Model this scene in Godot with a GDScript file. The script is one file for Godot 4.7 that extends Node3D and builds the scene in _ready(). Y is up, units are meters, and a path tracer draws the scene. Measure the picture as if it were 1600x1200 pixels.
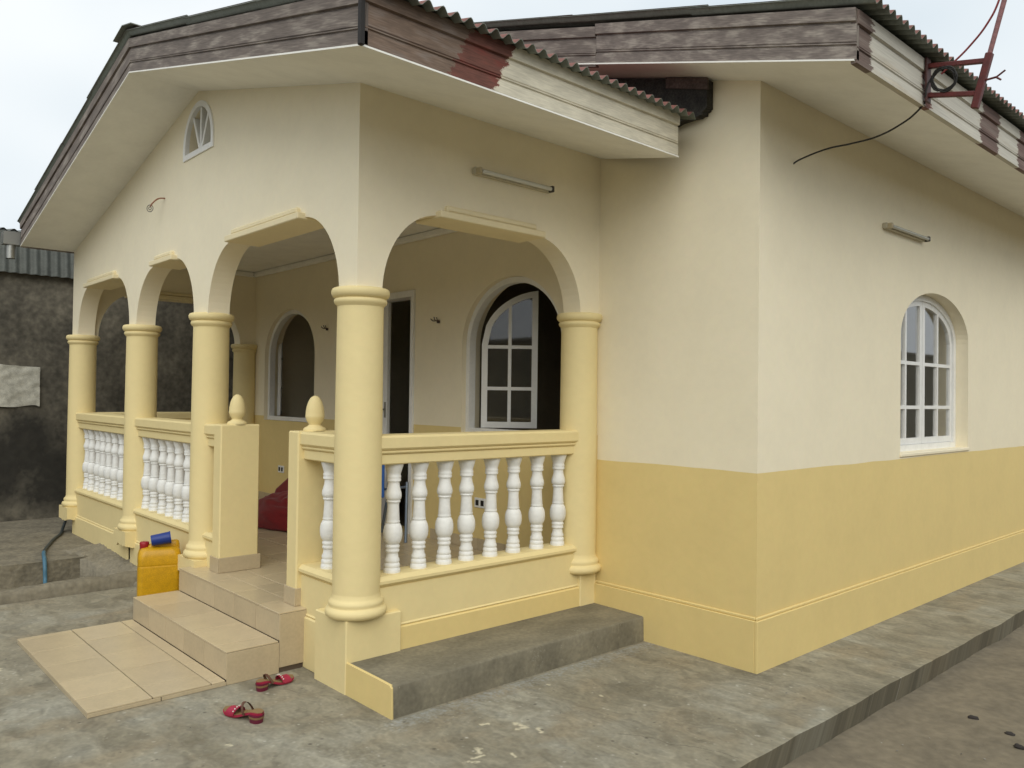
extends Node3D
# House with an arcaded porch under an overcast sky. X runs along the gabled porch front, Z towards the yard, Y up, metres.

const UP := Vector3.UP
const XL := -5.685      # left end of the porch front
const ZB := -1.966      # face of the rear porch wall and of the main front wall
const XM := 1.251       # face of the main side wall
const FLOOR := 0.342
var M := {}
var house: Node3D
var taken := {}

# ---------------------------------------------------------------- nodes
func numbered(called: String) -> String:
	if not taken.has(called):
		taken[called] = 0
		return called
	taken[called] += 1
	return "%s_%03d" % [called, taken[called]]

func tag(o: Node, label: String, category: String, group := "") -> Node:
	o.set_meta("label", label)
	o.set_meta("category", category)
	if group != "":
		o.set_meta("group", group)
	return o

func thing(called: String, at: Vector3, label: String, category: String, group := "") -> Node3D:
	var o := Node3D.new()
	o.name = numbered(called)
	o.position = at
	add_child(o)
	tag(o, label, category, group)
	return o

func build(called: String, st: SurfaceTool, m: Material, parent: Node = self) -> MeshInstance3D:
	var o := MeshInstance3D.new()
	o.mesh = st.commit()
	o.material_override = m
	o.cast_shadow = GeometryInstance3D.SHADOW_CASTING_SETTING_ON
	o.name = numbered(called) if parent == self else called
	parent.add_child(o, true)
	return o

func shared(called: String, mesh: Mesh, m: Material, parent: Node, xf: Transform3D) -> MeshInstance3D:
	var o := MeshInstance3D.new()
	o.mesh = mesh
	o.material_override = m
	o.transform = xf
	o.name = called
	parent.add_child(o, true)
	return o

func structure(o: Node) -> Node:
	o.set_meta("kind", "structure")
	return o

# ---------------------------------------------------------------- shapes
func mb() -> SurfaceTool:
	var st := SurfaceTool.new()
	st.begin(Mesh.PRIMITIVE_TRIANGLES)
	return st

func tri(st: SurfaceTool, a: Vector3, b: Vector3, c: Vector3, na: Vector3, nb: Vector3, nc: Vector3, ua := Vector2.ZERO, ub := Vector2.ZERO, uc := Vector2.ZERO) -> void:
	if (b - a).cross(c - a).dot(na + nb + nc) > 0.0:
		st.set_normal(na); st.set_uv(ua); st.add_vertex(a)
		st.set_normal(nc); st.set_uv(uc); st.add_vertex(c)
		st.set_normal(nb); st.set_uv(ub); st.add_vertex(b)
	else:
		st.set_normal(na); st.set_uv(ua); st.add_vertex(a)
		st.set_normal(nb); st.set_uv(ub); st.add_vertex(b)
		st.set_normal(nc); st.set_uv(uc); st.add_vertex(c)

func quad(st: SurfaceTool, a: Vector3, b: Vector3, c: Vector3, d: Vector3, n: Vector3, ua := Vector2.ZERO, ub := Vector2.ZERO, uc := Vector2.ZERO, ud := Vector2.ZERO) -> void:
	tri(st, a, b, c, n, n, n, ua, ub, uc)
	tri(st, a, c, d, n, n, n, ua, uc, ud)

func flat_quad(st: SurfaceTool, a: Vector3, b: Vector3, c: Vector3, d: Vector3, away_from: Vector3) -> void:
	var n := (c - a).cross(d - b).normalized()
	if n.dot((a + c) * 0.5 - away_from) < 0.0:
		n = -n
	quad(st, a, b, c, d, n)

# box with chamfered edges, in any basis
func box(st: SurfaceTool, c: Vector3, s: Vector3, bev := 0.004, bas := Basis.IDENTITY) -> void:
	var h := s * 0.5
	bev = minf(bev, minf(h.x, minf(h.y, h.z)) * 0.9)
	for ax in 3:
		var b := (ax + 1) % 3
		var d := (ax + 2) % 3
		for sg in [-1.0, 1.0]:
			var p: Array[Vector3] = []
			for k in [[-1, -1], [1, -1], [1, 1], [-1, 1]]:
				var v := Vector3.ZERO
				v[ax] = h[ax] * sg
				v[b] = (h[b] - bev) * k[0]
				v[d] = (h[d] - bev) * k[1]
				p.append(c + bas * v)
			var n := Vector3.ZERO
			n[ax] = sg
			quad(st, p[0], p[1], p[2], p[3], bas * n)
	if bev <= 0.0:
		return
	for ax in 3:   # edges parallel to ax
		var b := (ax + 1) % 3
		var d := (ax + 2) % 3
		for sb in [-1.0, 1.0]:
			for sd in [-1.0, 1.0]:
				var q: Array[Vector3] = []
				for e in [[0, -1], [0, 1], [1, 1], [1, -1]]:
					var v := Vector3.ZERO
					v[ax] = (h[ax] - bev) * e[1]
					v[b] = (h[b] if e[0] == 0 else h[b] - bev) * sb
					v[d] = (h[d] - bev if e[0] == 0 else h[d]) * sd
					q.append(c + bas * v)
				var n := Vector3.ZERO
				n[b] = sb
				n[d] = sd
				quad(st, q[0], q[1], q[2], q[3], bas * n.normalized())
	for sx in [-1.0, 1.0]:
		for sy in [-1.0, 1.0]:
			for sz in [-1.0, 1.0]:
				var g := Vector3(sx, sy, sz)
				var a := c + bas * (g * Vector3(h.x, h.y - bev, h.z - bev))
				var b2 := c + bas * (g * Vector3(h.x - bev, h.y, h.z - bev))
				var d2 := c + bas * (g * Vector3(h.x - bev, h.y - bev, h.z))
				var n2 := bas * g.normalized()
				tri(st, a, b2, d2, n2, n2, n2)

func bx(st: SurfaceTool, x0: float, x1: float, y0: float, y1: float, z0: float, z1: float, bev := 0.004) -> void:
	box(st, Vector3((x0 + x1) / 2, (y0 + y1) / 2, (z0 + z1) / 2), Vector3(absf(x1 - x0), absf(y1 - y0), absf(z1 - z0)), bev)

# surface of revolution round an axis; profile of (radius, height)
func lathe(st: SurfaceTool, prof: Array, at: Vector3, seg := 32, bas := Basis.IDENTITY, wobble := 0.0) -> void:
	var nn: Array[Vector2] = []
	for i in prof.size() - 1:
		var dv: Vector2 = prof[i + 1] - prof[i]
		nn.append(Vector2(dv.y, -dv.x).normalized() if dv.length() > 1e-6 else Vector2.ZERO)
	for i in prof.size() - 1:
		var n0 := nn[i]
		var n1 := nn[i]
		if i > 0 and nn[i].dot(nn[i - 1]) > 0.6:
			n0 = (nn[i] + nn[i - 1]).normalized()
		if i < nn.size() - 1 and nn[i].dot(nn[i + 1]) > 0.6:
			n1 = (nn[i] + nn[i + 1]).normalized()
		for k in seg:
			var t0 := TAU * k / seg
			var t1 := TAU * (k + 1) / seg
			var d0 := Vector3(cos(t0), 0, sin(t0))
			var d1 := Vector3(cos(t1), 0, sin(t1))
			var w0 := 1.0 + wobble * sin(t0 * 3.0 + prof[i].y * 9.0)
			var w1 := 1.0 + wobble * sin(t1 * 3.0 + prof[i].y * 9.0)
			var v0 := 1.0 + wobble * sin(t0 * 3.0 + prof[i + 1].y * 9.0)
			var v1 := 1.0 + wobble * sin(t1 * 3.0 + prof[i + 1].y * 9.0)
			var a: Vector3 = at + bas * (d0 * prof[i].x * w0 + UP * prof[i].y)
			var b: Vector3 = at + bas * (d1 * prof[i].x * w1 + UP * prof[i].y)
			var c: Vector3 = at + bas * (d1 * prof[i + 1].x * v1 + UP * prof[i + 1].y)
			var d: Vector3 = at + bas * (d0 * prof[i + 1].x * v0 + UP * prof[i + 1].y)
			var na := bas * (d0 * n0.x + UP * n0.y)
			var nb := bas * (d1 * n0.x + UP * n0.y)
			var nc := bas * (d1 * n1.x + UP * n1.y)
			var nd := bas * (d0 * n1.x + UP * n1.y)
			if prof[i].x > 1e-5:
				tri(st, a, b, c, na, nb, nc)
			if prof[i + 1].x > 1e-5:
				tri(st, a, c, d, na, nc, nd)

func tube(st: SurfaceTool, path: Array, r: float, seg := 10, caps := true) -> void:
	var n := path.size()
	var rings: Array = []
	var side := Vector3.ZERO
	for i in n:
		var t: Vector3 = (path[mini(i + 1, n - 1)] - path[maxi(i - 1, 0)]).normalized()
		if i == 0:
			side = t.cross(UP if absf(t.y) < 0.9 else Vector3.RIGHT).normalized()
		else:
			side = (side - t * side.dot(t)).normalized()
		var up := t.cross(side)
		var ring: Array[Vector3] = []
		for k in seg:
			ring.append(side * cos(TAU * k / seg) + up * sin(TAU * k / seg))
		rings.append(ring)
	for i in n - 1:
		for k in seg:
			var k1 := (k + 1) % seg
			var a: Vector3 = path[i] + rings[i][k] * r
			var b: Vector3 = path[i] + rings[i][k1] * r
			var c: Vector3 = path[i + 1] + rings[i + 1][k1] * r
			var d: Vector3 = path[i + 1] + rings[i + 1][k] * r
			tri(st, a, b, c, rings[i][k], rings[i][k1], rings[i + 1][k1])
			tri(st, a, c, d, rings[i][k], rings[i + 1][k1], rings[i + 1][k])
	if caps:
		for e in [0, n - 1]:
			var t: Vector3 = (path[1] - path[0]).normalized() * -1.0 if e == 0 else (path[n - 1] - path[n - 2]).normalized()
			for k in seg:
				tri(st, path[e], path[e] + rings[e][k] * r, path[e] + rings[e][(k + 1) % seg] * r, t, t, t)

func smooth_path(pts: Array, per := 8) -> Array:
	var c := Curve3D.new()
	for i in pts.size():
		var t: Vector3 = (pts[mini(i + 1, pts.size() - 1)] - pts[maxi(i - 1, 0)]) * 0.2
		c.add_point(pts[i], -t, t)
	var out: Array = []
	var n := (pts.size() - 1) * per
	for i in n + 1:
		out.append(c.samplef(float(i) / per))
	return out

func area(p: PackedVector2Array) -> float:
	var s := 0.0
	for i in p.size():
		s += p[i].cross(p[(i + 1) % p.size()])
	return s * 0.5

# a slab cut from an outline with holes; frame f: basis x = along, y = up the outline, z = outward; depth d0..d1 along z
func slab(st: SurfaceTool, outline: PackedVector2Array, holes: Array, f: Transform3D, d0: float, d1: float, uvs := 0.0) -> void:
	if area(outline) < 0:
		outline.reverse()
	var lo := outline[0]
	var hi := outline[0]
	for p in outline:
		lo = lo.min(p)
		hi = hi.max(p)
	var cuts: Array[float] = [lo.x - 1.0]
	for h in holes:
		var a := 1e9
		var b := -1e9
		for p in h:
			a = minf(a, p.x)
			b = maxf(b, p.x)
		cuts.append((a + b) * 0.5)
	cuts.append(hi.x + 1.0)
	cuts.sort()
	for i in cuts.size() - 1:
		if cuts[i + 1] - cuts[i] < 1e-4:
			continue
		var strip := PackedVector2Array([Vector2(cuts[i], lo.y - 1), Vector2(cuts[i + 1], lo.y - 1), Vector2(cuts[i + 1], hi.y + 1), Vector2(cuts[i], hi.y + 1)])
		var pieces: Array = [outline]
		if holes.size():
			pieces = Array(Geometry2D.intersect_polygons(outline, strip))
		for h in holes:
			var next: Array = []
			for p in pieces:
				next.append_array(Geometry2D.clip_polygons(p, h))
			pieces = next
		for p in pieces:
			var t := Geometry2D.triangulate_polygon(p)
			for k in range(0, t.size(), 3):
				for e in [[d1, 1.0], [d0, -1.0]]:
					var v: Array = []
					var u: Array = []
					for j in 3:
						var q: Vector2 = p[t[k + j]]
						v.append(f * Vector3(q.x, q.y, e[0]))
						u.append(q * uvs)
					var n: Vector3 = f.basis.z * e[1]
					tri(st, v[0], v[1], v[2], n, n, n, u[0], u[1], u[2])
	var loops: Array = [outline]
	for h in holes:
		# only the part of a hole inside the outline has a reveal
		var hh: PackedVector2Array = h
		if area(hh) > 0:
			hh.reverse()
		loops.append(hh)
	for li in loops.size():
		var p: PackedVector2Array = loops[li]
		for i in p.size():
			var a := p[i]
			var b := p[(i + 1) % p.size()]
			var m := (a + b) * 0.5
			if li > 0 and not Geometry2D.is_point_in_polygon(m + (b - a).orthogonal().normalized() * 0.0005, outline):
				continue
			if li == 0:
				var inside := false
				for h in holes:
					if Geometry2D.is_point_in_polygon(m, h):
						inside = true
				if inside:
					continue
			var n2 := Vector2(b.y - a.y, a.x - b.x).normalized()
			var n := (f.basis.x * n2.x + f.basis.y * n2.y).normalized()
			quad(st, f * Vector3(a.x, a.y, d0), f * Vector3(b.x, b.y, d0), f * Vector3(b.x, b.y, d1), f * Vector3(a.x, a.y, d1), n, a * uvs, b * uvs, b * uvs, a * uvs)

func frame(o: Vector3, ux: Vector3, uy: Vector3) -> Transform3D:
	return Transform3D(Basis(ux, uy, ux.cross(uy)), o)

func rect(x0: float, y0: float, x1: float, y1: float) -> PackedVector2Array:
	return PackedVector2Array([Vector2(x0, y0), Vector2(x1, y0), Vector2(x1, y1), Vector2(x0, y1)])

# arched opening: sill, spring height, rise of the (half elliptic) head
func arch(cx: float, hw: float, y0: float, ys: float, rise: float, n := 28) -> PackedVector2Array:
	var p := PackedVector2Array([Vector2(cx - hw, y0), Vector2(cx + hw, y0)])
	for i in n + 1:
		var t := PI * i / n
		p.append(Vector2(cx + hw * cos(t), ys + rise * sin(t)))
	return p

# moulded board run from a to b; profile of (outward, up); uv along and across
func moulding(st: SurfaceTool, prof: Array, a: Vector3, b: Vector3, out: Vector3, back := -0.03) -> void:
	var n := prof.size()
	var acc := 0.0
	var total: float = prof[n - 1].y - prof[0].y
	for i in n - 1:
		var p: Vector2 = prof[i]
		var q: Vector2 = prof[i + 1]
		var v0: float = 1.0 - (p.y - prof[0].y) / total
		var v1: float = 1.0 - (q.y - prof[0].y) / total
		var pa := a + out * p.x + UP * p.y
		var pb := b + out * p.x + UP * p.y
		var qa := a + out * q.x + UP * q.y
		var qb := b + out * q.x + UP * q.y
		var nn := (qa - pa).cross(pb - pa).normalized()
		if nn.dot(out) < 0 or (absf(nn.dot(out)) < 0.02 and nn.y * (q.x - p.x) > 0):
			nn = -nn
		quad(st, pa, pb, qb, qa, nn, Vector2(0, v0), Vector2(1, v0), Vector2(1, v1), Vector2(0, v1))
	var poly := PackedVector2Array()
	for p in prof:
		poly.append(p)
	poly.append(Vector2(back, prof[n - 1].y))
	poly.append(Vector2(back, prof[0].y))
	var t := Geometry2D.triangulate_polygon(poly)
	var along := (b - a).normalized()
	for e in [a, b]:
		var nn := -along if e == a else along
		for k in range(0, t.size(), 3):
			var u := 0.01 if e == a else 0.99
			tri(st, e + out * poly[t[k]].x + UP * poly[t[k]].y, e + out * poly[t[k + 1]].x + UP * poly[t[k + 1]].y, e + out * poly[t[k + 2]].x + UP * poly[t[k + 2]].y, nn, nn, nn, Vector2(u, 0.5), Vector2(u, 0.6), Vector2(u, 0.4))
	var y0: float = prof[0].y
	var y1: float = prof[n - 1].y
	quad(st, a + out * back + UP * y0, b + out * back + UP * y0, b + out * back + UP * y1, a + out * back + UP * y1, -out, Vector2(0, 1), Vector2(1, 1), Vector2(1, 0), Vector2(0, 0))
	quad(st, a + out * back + UP * y0, b + out * back + UP * y0, b + out * prof[0].x + UP * y0, a + out * prof[0].x + UP * y0, -UP, Vector2(0, 1), Vector2(1, 1), Vector2(1, 0.97), Vector2(0, 0.97))
	quad(st, a + out * back + UP * y1, b + out * back + UP * y1, b + out * prof[n - 1].x + UP * y1, a + out * prof[n - 1].x + UP * y1, UP, Vector2(0, 0), Vector2(1, 0), Vector2(1, 0.03), Vector2(0, 0.03))

# corrugated sheet: from o along `along` (the waves follow each other), down `fall`; amp and period in metres; top or bottom face only
func corrugated(st: SurfaceTool, o: Vector3, along: Vector3, fall: Vector3, period := 0.08, amp := 0.012, lift := 0.0, thick := 0.0, jag := 0.0, edges := 0.0) -> void:
	var n := fall.cross(along).normalized()
	if n.y < 0 or (absf(n.y) < 0.05 and n.x < 0):
		n = -n
	var len := along.length()
	var dir := along / len
	var steps := int(ceil(len / period * 8.0))
	var rng := RandomNumberGenerator.new()
	rng.seed = 77
	var edge: Array[float] = []
	for i in steps / 64 + 2:
		edge.append(rng.randf_range(-jag, jag))
	for i in steps:
		var s := [len * i / steps, len * (i + 1) / steps]
		var p: Array[Vector3] = []
		var nr: Array[Vector3] = []
		for k in 2:
			var ph: float = TAU * s[k] / period
			p.append(o + dir * s[k] + n * (lift + amp * cos(ph)))
			nr.append((n + dir * (amp * TAU / period) * sin(ph)).normalized())
		var f := fall * (1.0 + edge[i / 64] / fall.length())
		var sg := 1.0 if thick >= 0 else -1.0
		tri(st, p[0], p[1], p[1] + f, nr[0] * sg, nr[1] * sg, nr[1] * sg)
		tri(st, p[0], p[1] + f, p[0] + f, nr[0] * sg, nr[1] * sg, nr[0] * sg)
		if thick > 0.0 or edges > 0.0:
			var tk := maxf(thick, edges)
			var fd := fall.normalized()
			var up := n * (edges if thick < 0.0 else 0.0)
			quad(st, p[0] + f + up, p[1] + f + up, p[1] + f + up - n * tk, p[0] + f + up - n * tk, fd)
	if thick > 0.0 or edges > 0.0:
		thick = maxf(thick, edges)
		for e in [0.0, len]:
			var q: Vector3 = o + dir * e + n * (lift + amp * cos(TAU * e / period))
			quad(st, q, q + fall, q + fall - n * thick, q - n * thick, -dir if e == 0.0 else dir)

# loft through rounded-rectangle rings: each ring [centre, half x, half z, corner radius]
func loft(st: SurfaceTool, rings: Array, bas := Basis.IDENTITY, per := 5, at := Vector3.ZERO) -> void:
	var pts: Array = []
	for r in rings:
		var ring: Array[Vector3] = []
		for q in 4:
			var sx: float = [1, -1, -1, 1][q]
			var sz: float = [1, 1, -1, -1][q]
			for k in per + 1:
				var t := (q + float(k) / per) * PI / 2
				ring.append(at + bas * (r[0] + Vector3(sx * (r[1] - r[3]) + cos(t) * r[3], 0, sz * (r[2] - r[3]) + sin(t) * r[3])))
		pts.append(ring)
	var m: int = pts[0].size()
	var nrm: Array = []
	for i in pts.size():
		var row: Array[Vector3] = []
		for k in m:
			var a: Vector3 = pts[i][(k + 1) % m] - pts[i][(k - 1 + m) % m]
			var b: Vector3 = pts[mini(i + 1, pts.size() - 1)][k] - pts[maxi(i - 1, 0)][k]
			var n := b.cross(a).normalized()
			var c: Vector3 = at + bas * rings[i][0]
			if n.dot(pts[i][k] - c) < 0:
				n = -n
			row.append(n)
		nrm.append(row)
	for i in pts.size() - 1:
		for k in m:
			var k1 := (k + 1) % m
			tri(st, pts[i][k], pts[i][k1], pts[i + 1][k1], nrm[i][k], nrm[i][k1], nrm[i + 1][k1])
			tri(st, pts[i][k], pts[i + 1][k1], pts[i + 1][k], nrm[i][k], nrm[i + 1][k1], nrm[i + 1][k])
	for e in [0, pts.size() - 1]:
		var c: Vector3 = at + bas * rings[e][0]
		var n: Vector3 = bas * (-UP if e == 0 else UP)
		for k in m:
			tri(st, c, pts[e][k], pts[e][(k + 1) % m], n, n, n)

# ---------------------------------------------------------------- materials
func noise(seed_: int, freq: float, oct := 4, kind := FastNoiseLite.TYPE_SIMPLEX_SMOOTH) -> FastNoiseLite:
	var n := FastNoiseLite.new()
	n.seed = seed_
	n.frequency = freq
	n.fractal_octaves = oct
	n.noise_type = kind
	return n

func ntex(seed_: int, freq: float, cols: Array, size := 512, oct := 4, normalize := true) -> NoiseTexture2D:
	var t := NoiseTexture2D.new()
	t.width = size
	t.height = size
	t.seamless = true
	t.normalize = normalize
	t.noise = noise(seed_, freq, oct)
	var g := Gradient.new()
	var off := PackedFloat32Array()
	var cc := PackedColorArray()
	for i in cols.size():
		off.append(float(i) / (cols.size() - 1))
		cc.append(cols[i])
	g.offsets = off
	g.colors = cc
	t.color_ramp = g
	return t

func shade(c: Color, k: float) -> Color:
	return Color(clampf(c.r * k, 0, 1), clampf(c.g * k, 0, 1), clampf(c.b * k, 0, 1))

# surface with broad mottling (albedo), a finer multiply layer and fine relief; repeat lengths in metres
func speckled(seed_: int, c: Color, s := 512) -> ImageTexture:
	var a := noise(seed_, 0.012, 4)
	var b := noise(seed_ + 1, 0.11, 3)
	var im := Image.create(s, s, false, Image.FORMAT_RGB8)
	for y in s:
		for x in s:
			im.set_pixel(x, y, shade(c, 1.0 + a.get_noise_2d(x, y * 0.6) * 0.17 + b.get_noise_2d(x, y) * 0.08))
	var rng := RandomNumberGenerator.new()
	rng.seed = seed_
	for i in 90:
		blot(im, rng.randf() * s, rng.randf() * s, rng.randf_range(0.5, 1.3), Color(0.76, 0.74, 0.67), rng.randf_range(0.3, 0.8))
	for i in 7:
		var p := Vector2(rng.randf() * s, rng.randf() * s)
		for j in 40:
			blot(im, p.x + rng.randfn(0.0, 9.0), p.y + rng.randfn(0.0, 14.0), rng.randf_range(0.5, 1.2), Color(0.70, 0.69, 0.64), 0.4)
	return ImageTexture.create_from_image(im)

func surf(called: String, c: Color, vary := 0.06, rough := 0.85, rep := 1.7, bump := 0.0, seed_ := 1, fine := 0.05) -> StandardMaterial3D:
	var m := StandardMaterial3D.new()
	m.resource_name = called
	m.roughness = rough
	m.uv1_triplanar = true
	m.uv1_world_triplanar = true
	m.uv1_scale = Vector3.ONE / rep
	m.albedo_texture = ntex(seed_, 0.012, [shade(c, 1.0 - vary), c, shade(c, 1.0 + vary * 0.6)], 512, 5)
	if fine > 0:
		m.detail_enabled = true
		m.detail_blend_mode = BaseMaterial3D.BLEND_MODE_MUL
		m.detail_uv_layer = BaseMaterial3D.DETAIL_UV_2
		m.uv2_triplanar = true
		m.uv2_world_triplanar = true
		m.uv2_scale = Vector3.ONE / (rep * 0.37)
		m.detail_albedo = ntex(seed_ + 50, 0.05, [Color(1 - fine, 1 - fine, 1 - fine), Color.WHITE], 256, 4)
	if bump > 0:
		m.heightmap_enabled = true
		m.heightmap_scale = bump
		m.heightmap_texture = M.relief
	return m

func plain(called: String, c: Color, rough := 0.6, metal := 0.0) -> StandardMaterial3D:
	var m := StandardMaterial3D.new()
	m.resource_name = called
	m.albedo_color = c
	m.roughness = rough
	m.metallic = metal
	return m

# painted or bare weathered board: runs is a list of [end along 0..1, colour, wear 0..1, wear colour]
func board_image(seed_: int, runs: Array, jit: float, slant := 0.0, w := 1024, h := 96) -> ImageTexture:
	var im := Image.create(w, h, false, Image.FORMAT_RGB8)
	var grain := noise(seed_, 0.02, 3)
	var blot := noise(seed_ + 1, 0.012, 4)
	var edge := noise(seed_ + 2, 0.06, 3)
	for y in h:
		for x in w:
			var e := x + edge.get_noise_2d(x * 0.6, y * 1.4) * jit + edge.get_noise_2d(x * 4.0 + 90.0, y * 9.0) * jit * 0.5 + slant * (float(y) / h - 0.5)
			var r: Array = runs[0]
			for k in runs:
				r = k
				if e < k[0] * w:
					break
			var g := grain.get_noise_2d(x * 0.9, y * 16.0) * 0.8
			var b := blot.get_noise_2d(x * 0.7, y * 2.6)
			var c: Color = r[1]
			var wear := clampf((b * 1.2 + g * 0.4 + r[2] * 1.4 - 0.45) * 1.2, 0.0, 0.75)
			c = c.lerp(r[3], wear)
			var soft := 0.45 if c.v > 0.68 else 1.0
			c = shade(c, 1.0 + (g * 0.24 + b * 0.16) * soft)
			im.set_pixel(x, y, c)
	return ImageTexture.create_from_image(im)

func board(called: String, seed_: int, runs: Array, jit := 12.0, slant := 0.0) -> StandardMaterial3D:
	var m := plain(called, Color.WHITE, 0.8)
	m.albedo_texture = board_image(seed_, runs, jit, slant)
	m.texture_repeat = false
	m.uv1_scale = Vector3.ONE
	return m

func make_materials() -> void:
	M.relief = ntex(9, 0.04, [Color.BLACK, Color.WHITE], 512, 5)
	M.cream = surf("cream_paint", Color(0.942, 0.902, 0.795), 0.014, 0.82, 3.1, 0.1, 3, 0.012)
	M.yellow = surf("yellow_paint", Color(0.895, 0.803, 0.55), 0.014, 0.72, 2.7, 0.1, 5, 0.015)
	M.pale = surf("pale_yellow_paint", Color(0.912, 0.84, 0.625), 0.016, 0.68, 2.4, 0.1, 6, 0.015)
	M.trim = surf("moulding_paint", Color(0.925, 0.87, 0.72), 0.016, 0.8, 2.4, 0.1, 8, 0.015)
	M.white = surf("white_gloss", Color(0.935, 0.935, 0.925), 0.03, 0.42, 1.3, 0.08, 7, 0.03)
	M.soffit = surf("soffit_paint", Color(0.945, 0.94, 0.915), 0.03, 0.85, 2.0, 0.1, 11, 0.02)
	M.baluster = surf("baluster_white", Color(0.935, 0.935, 0.925), 0.05, 0.6, 0.9, 0.15, 13, 0.05)
	M.wood = surf("grey_wood", Color(0.42, 0.36, 0.33), 0.25, 0.9, 0.8, 0.3, 15, 0.3)
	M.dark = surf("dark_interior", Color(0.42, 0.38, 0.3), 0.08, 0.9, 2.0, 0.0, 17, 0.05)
	M.cement = surf("cement", Color(0.54, 0.51, 0.44), 0.16, 0.93, 1.9, 0.8, 19, 0.22)
	M.cement_light = surf("pale_cement", Color(0.58, 0.55, 0.48), 0.14, 0.93, 1.3, 0.9, 21, 0.22)
	M.bench = surf("bench_cement", Color(0.505, 0.475, 0.405), 0.15, 0.8, 1.7, 0.2, 23, 0.12)
	M.bench.albedo_color = Color.WHITE
	M.bench.albedo_texture = speckled(131, Color(0.50, 0.475, 0.405))
	M.soot = surf("dark_render", Color(0.345, 0.33, 0.295), 0.3, 0.95, 4.3, 1.0, 25, 0.2)
	M.soot.uv1_triplanar = false
	M.soot.uv1_world_triplanar = false
	M.soot.albedo_texture = soot_image()
	M.soot.heightmap_enabled = false
	M.soot.uv1_scale = Vector3(0.25, -1.0 / 3.28, 1)
	M.soot.uv1_offset = Vector3(0.375, 2.98 / 3.28, 0)
	M.dirt = surf("dirt", Color(0.515, 0.475, 0.40), 0.10, 0.96, 2.7, 0.7, 27, 0.16)
	M.zinc = surf("weathered_zinc", Color(0.53, 0.555, 0.52), 0.12, 0.6, 0.9, 0.0, 35, 0.2)
	M.zinc_top = surf("red_oxide_sheet", Color(0.52, 0.33, 0.29), 0.15, 0.7, 1.0, 0.0, 31, 0.2)
	M.zinc_old = surf("grey_sheet", Color(0.37, 0.385, 0.365), 0.2, 0.65, 0.9, 0.0, 33, 0.2)
	M.grout = plain("grout", Color(0.33, 0.28, 0.235), 0.95)
	M.tiles = []
	for k in 4:
		var c := Color(0.775, 0.708, 0.585)
		var t := surf("beige_tile", shade(c, [1.0, 0.975, 1.02, 0.99][k]), 0.03, 0.28, 0.9, 0.0, 40 + k, 0.05)
		M.tiles.append(t)
	M.glass = plain("window_glass", Color(0.5, 0.55, 0.55, 0.03), 0.03)
	M.glass.transparency = BaseMaterial3D.TRANSPARENCY_ALPHA
	M.red_steel = surf("red_oxide_steel", Color(0.41, 0.155, 0.145), 0.15, 0.55, 0.3, 0.0, 51, 0.25)
	M.pole = surf("scuffed_pole", Color(0.62, 0.42, 0.42), 0.25, 0.5, 0.2, 0.0, 53, 0.3)
	M.cable = plain("black_cable", Color(0.10, 0.095, 0.09), 0.6)
	M.red_cable = plain("red_cable", Color(0.50, 0.17, 0.17), 0.6)
	M.black = plain("black_plastic", Color(0.06, 0.06, 0.06), 0.5)
	M.metal = plain("steel", Color(0.62, 0.62, 0.6), 0.35, 0.8)

func sky_image() -> ImageTexture:
	var w := 512
	var h := 256
	var im := Image.create(w, h, false, Image.FORMAT_RGBF)
	var n := noise(4, 1.3, 4)
	var n2 := noise(8, 0.5, 3)
	for y in h:
		var el := (0.5 - (y + 0.5) / h) * PI
		for x in w:
			var az := (x + 0.5) / w * TAU
			var d := Vector3(cos(el) * cos(az), sin(el) * 2.2, cos(el) * sin(az))
			var c := n.get_noise_3dv(d) * 0.5 + n2.get_noise_3dv(d) * 0.6
			var k := clampf(0.58 + c * 1.5, 0.0, 1.0)
			var col := Color(0.56, 0.63, 0.68).lerp(Color(0.825, 0.84, 0.84), k)
			if el < 0:
				col = Color(0.25, 0.24, 0.22)
			im.set_pixel(x, y, col)
	return ImageTexture.create_from_image(im)

# ---------------------------------------------------------------- the scene
func _ready() -> void:
	# camera
	var cam := Camera3D.new()
	cam.name = "camera"
	var yaw := 0.83025
	var pitch := 0.01546
	var roll := 0.01318
	var fw := Vector3(-sin(yaw) * cos(pitch), sin(pitch), -cos(yaw) * cos(pitch))
	var r := Vector3(cos(yaw), 0, -sin(yaw))
	var u := r.cross(fw)
	var r2 := r * cos(roll) + u * sin(roll)
	var u2 := -r * sin(roll) + u * cos(roll)
	cam.transform = Transform3D(Basis(r2, u2, -fw), Vector3(3.7632, 1.6, 2.2958))
	cam.fov = 51.15
	cam.near = 0.05
	cam.far = 1000.0
	add_child(cam)
	cam.current = true
	# sky, exposure
	var env := Environment.new()
	env.background_mode = Environment.BG_SKY
	var sky := Sky.new()
	var pano := PanoramaSkyMaterial.new()
	pano.panorama = sky_image()
	pano.energy_multiplier = 1.0
	sky.sky_material = pano
	env.sky = sky
	env.ambient_light_source = Environment.AMBIENT_SOURCE_SKY
	env.tonemap_mode = Environment.TONE_MAPPER_LINEAR
	env.tonemap_exposure = 1.3
	env.sdfgi_enabled = true
	env.ssao_enabled = true
	env.ssil_enabled = true
	var we := WorldEnvironment.new()
	we.name = "world_environment"
	we.environment = env
	add_child(we)
	# the sun behind the clouds
	var sun := DirectionalLight3D.new()
	sun.name = "sun"
	sun.light_energy = 0.45
	sun.light_angular_distance = 60.0
	sun.light_color = Color(1.0, 0.985, 0.94)
	sun.shadow_enabled = true
	sun.look_at_from_position(Vector3(6.0, 7.0, 4.6), Vector3.ZERO)
	add_child(sun)

	make_materials()
	make_ground()
	make_neighbour()
	make_added_walls()
	make_house()
	make_steps()
	make_ledge()
	make_small_things()

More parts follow.
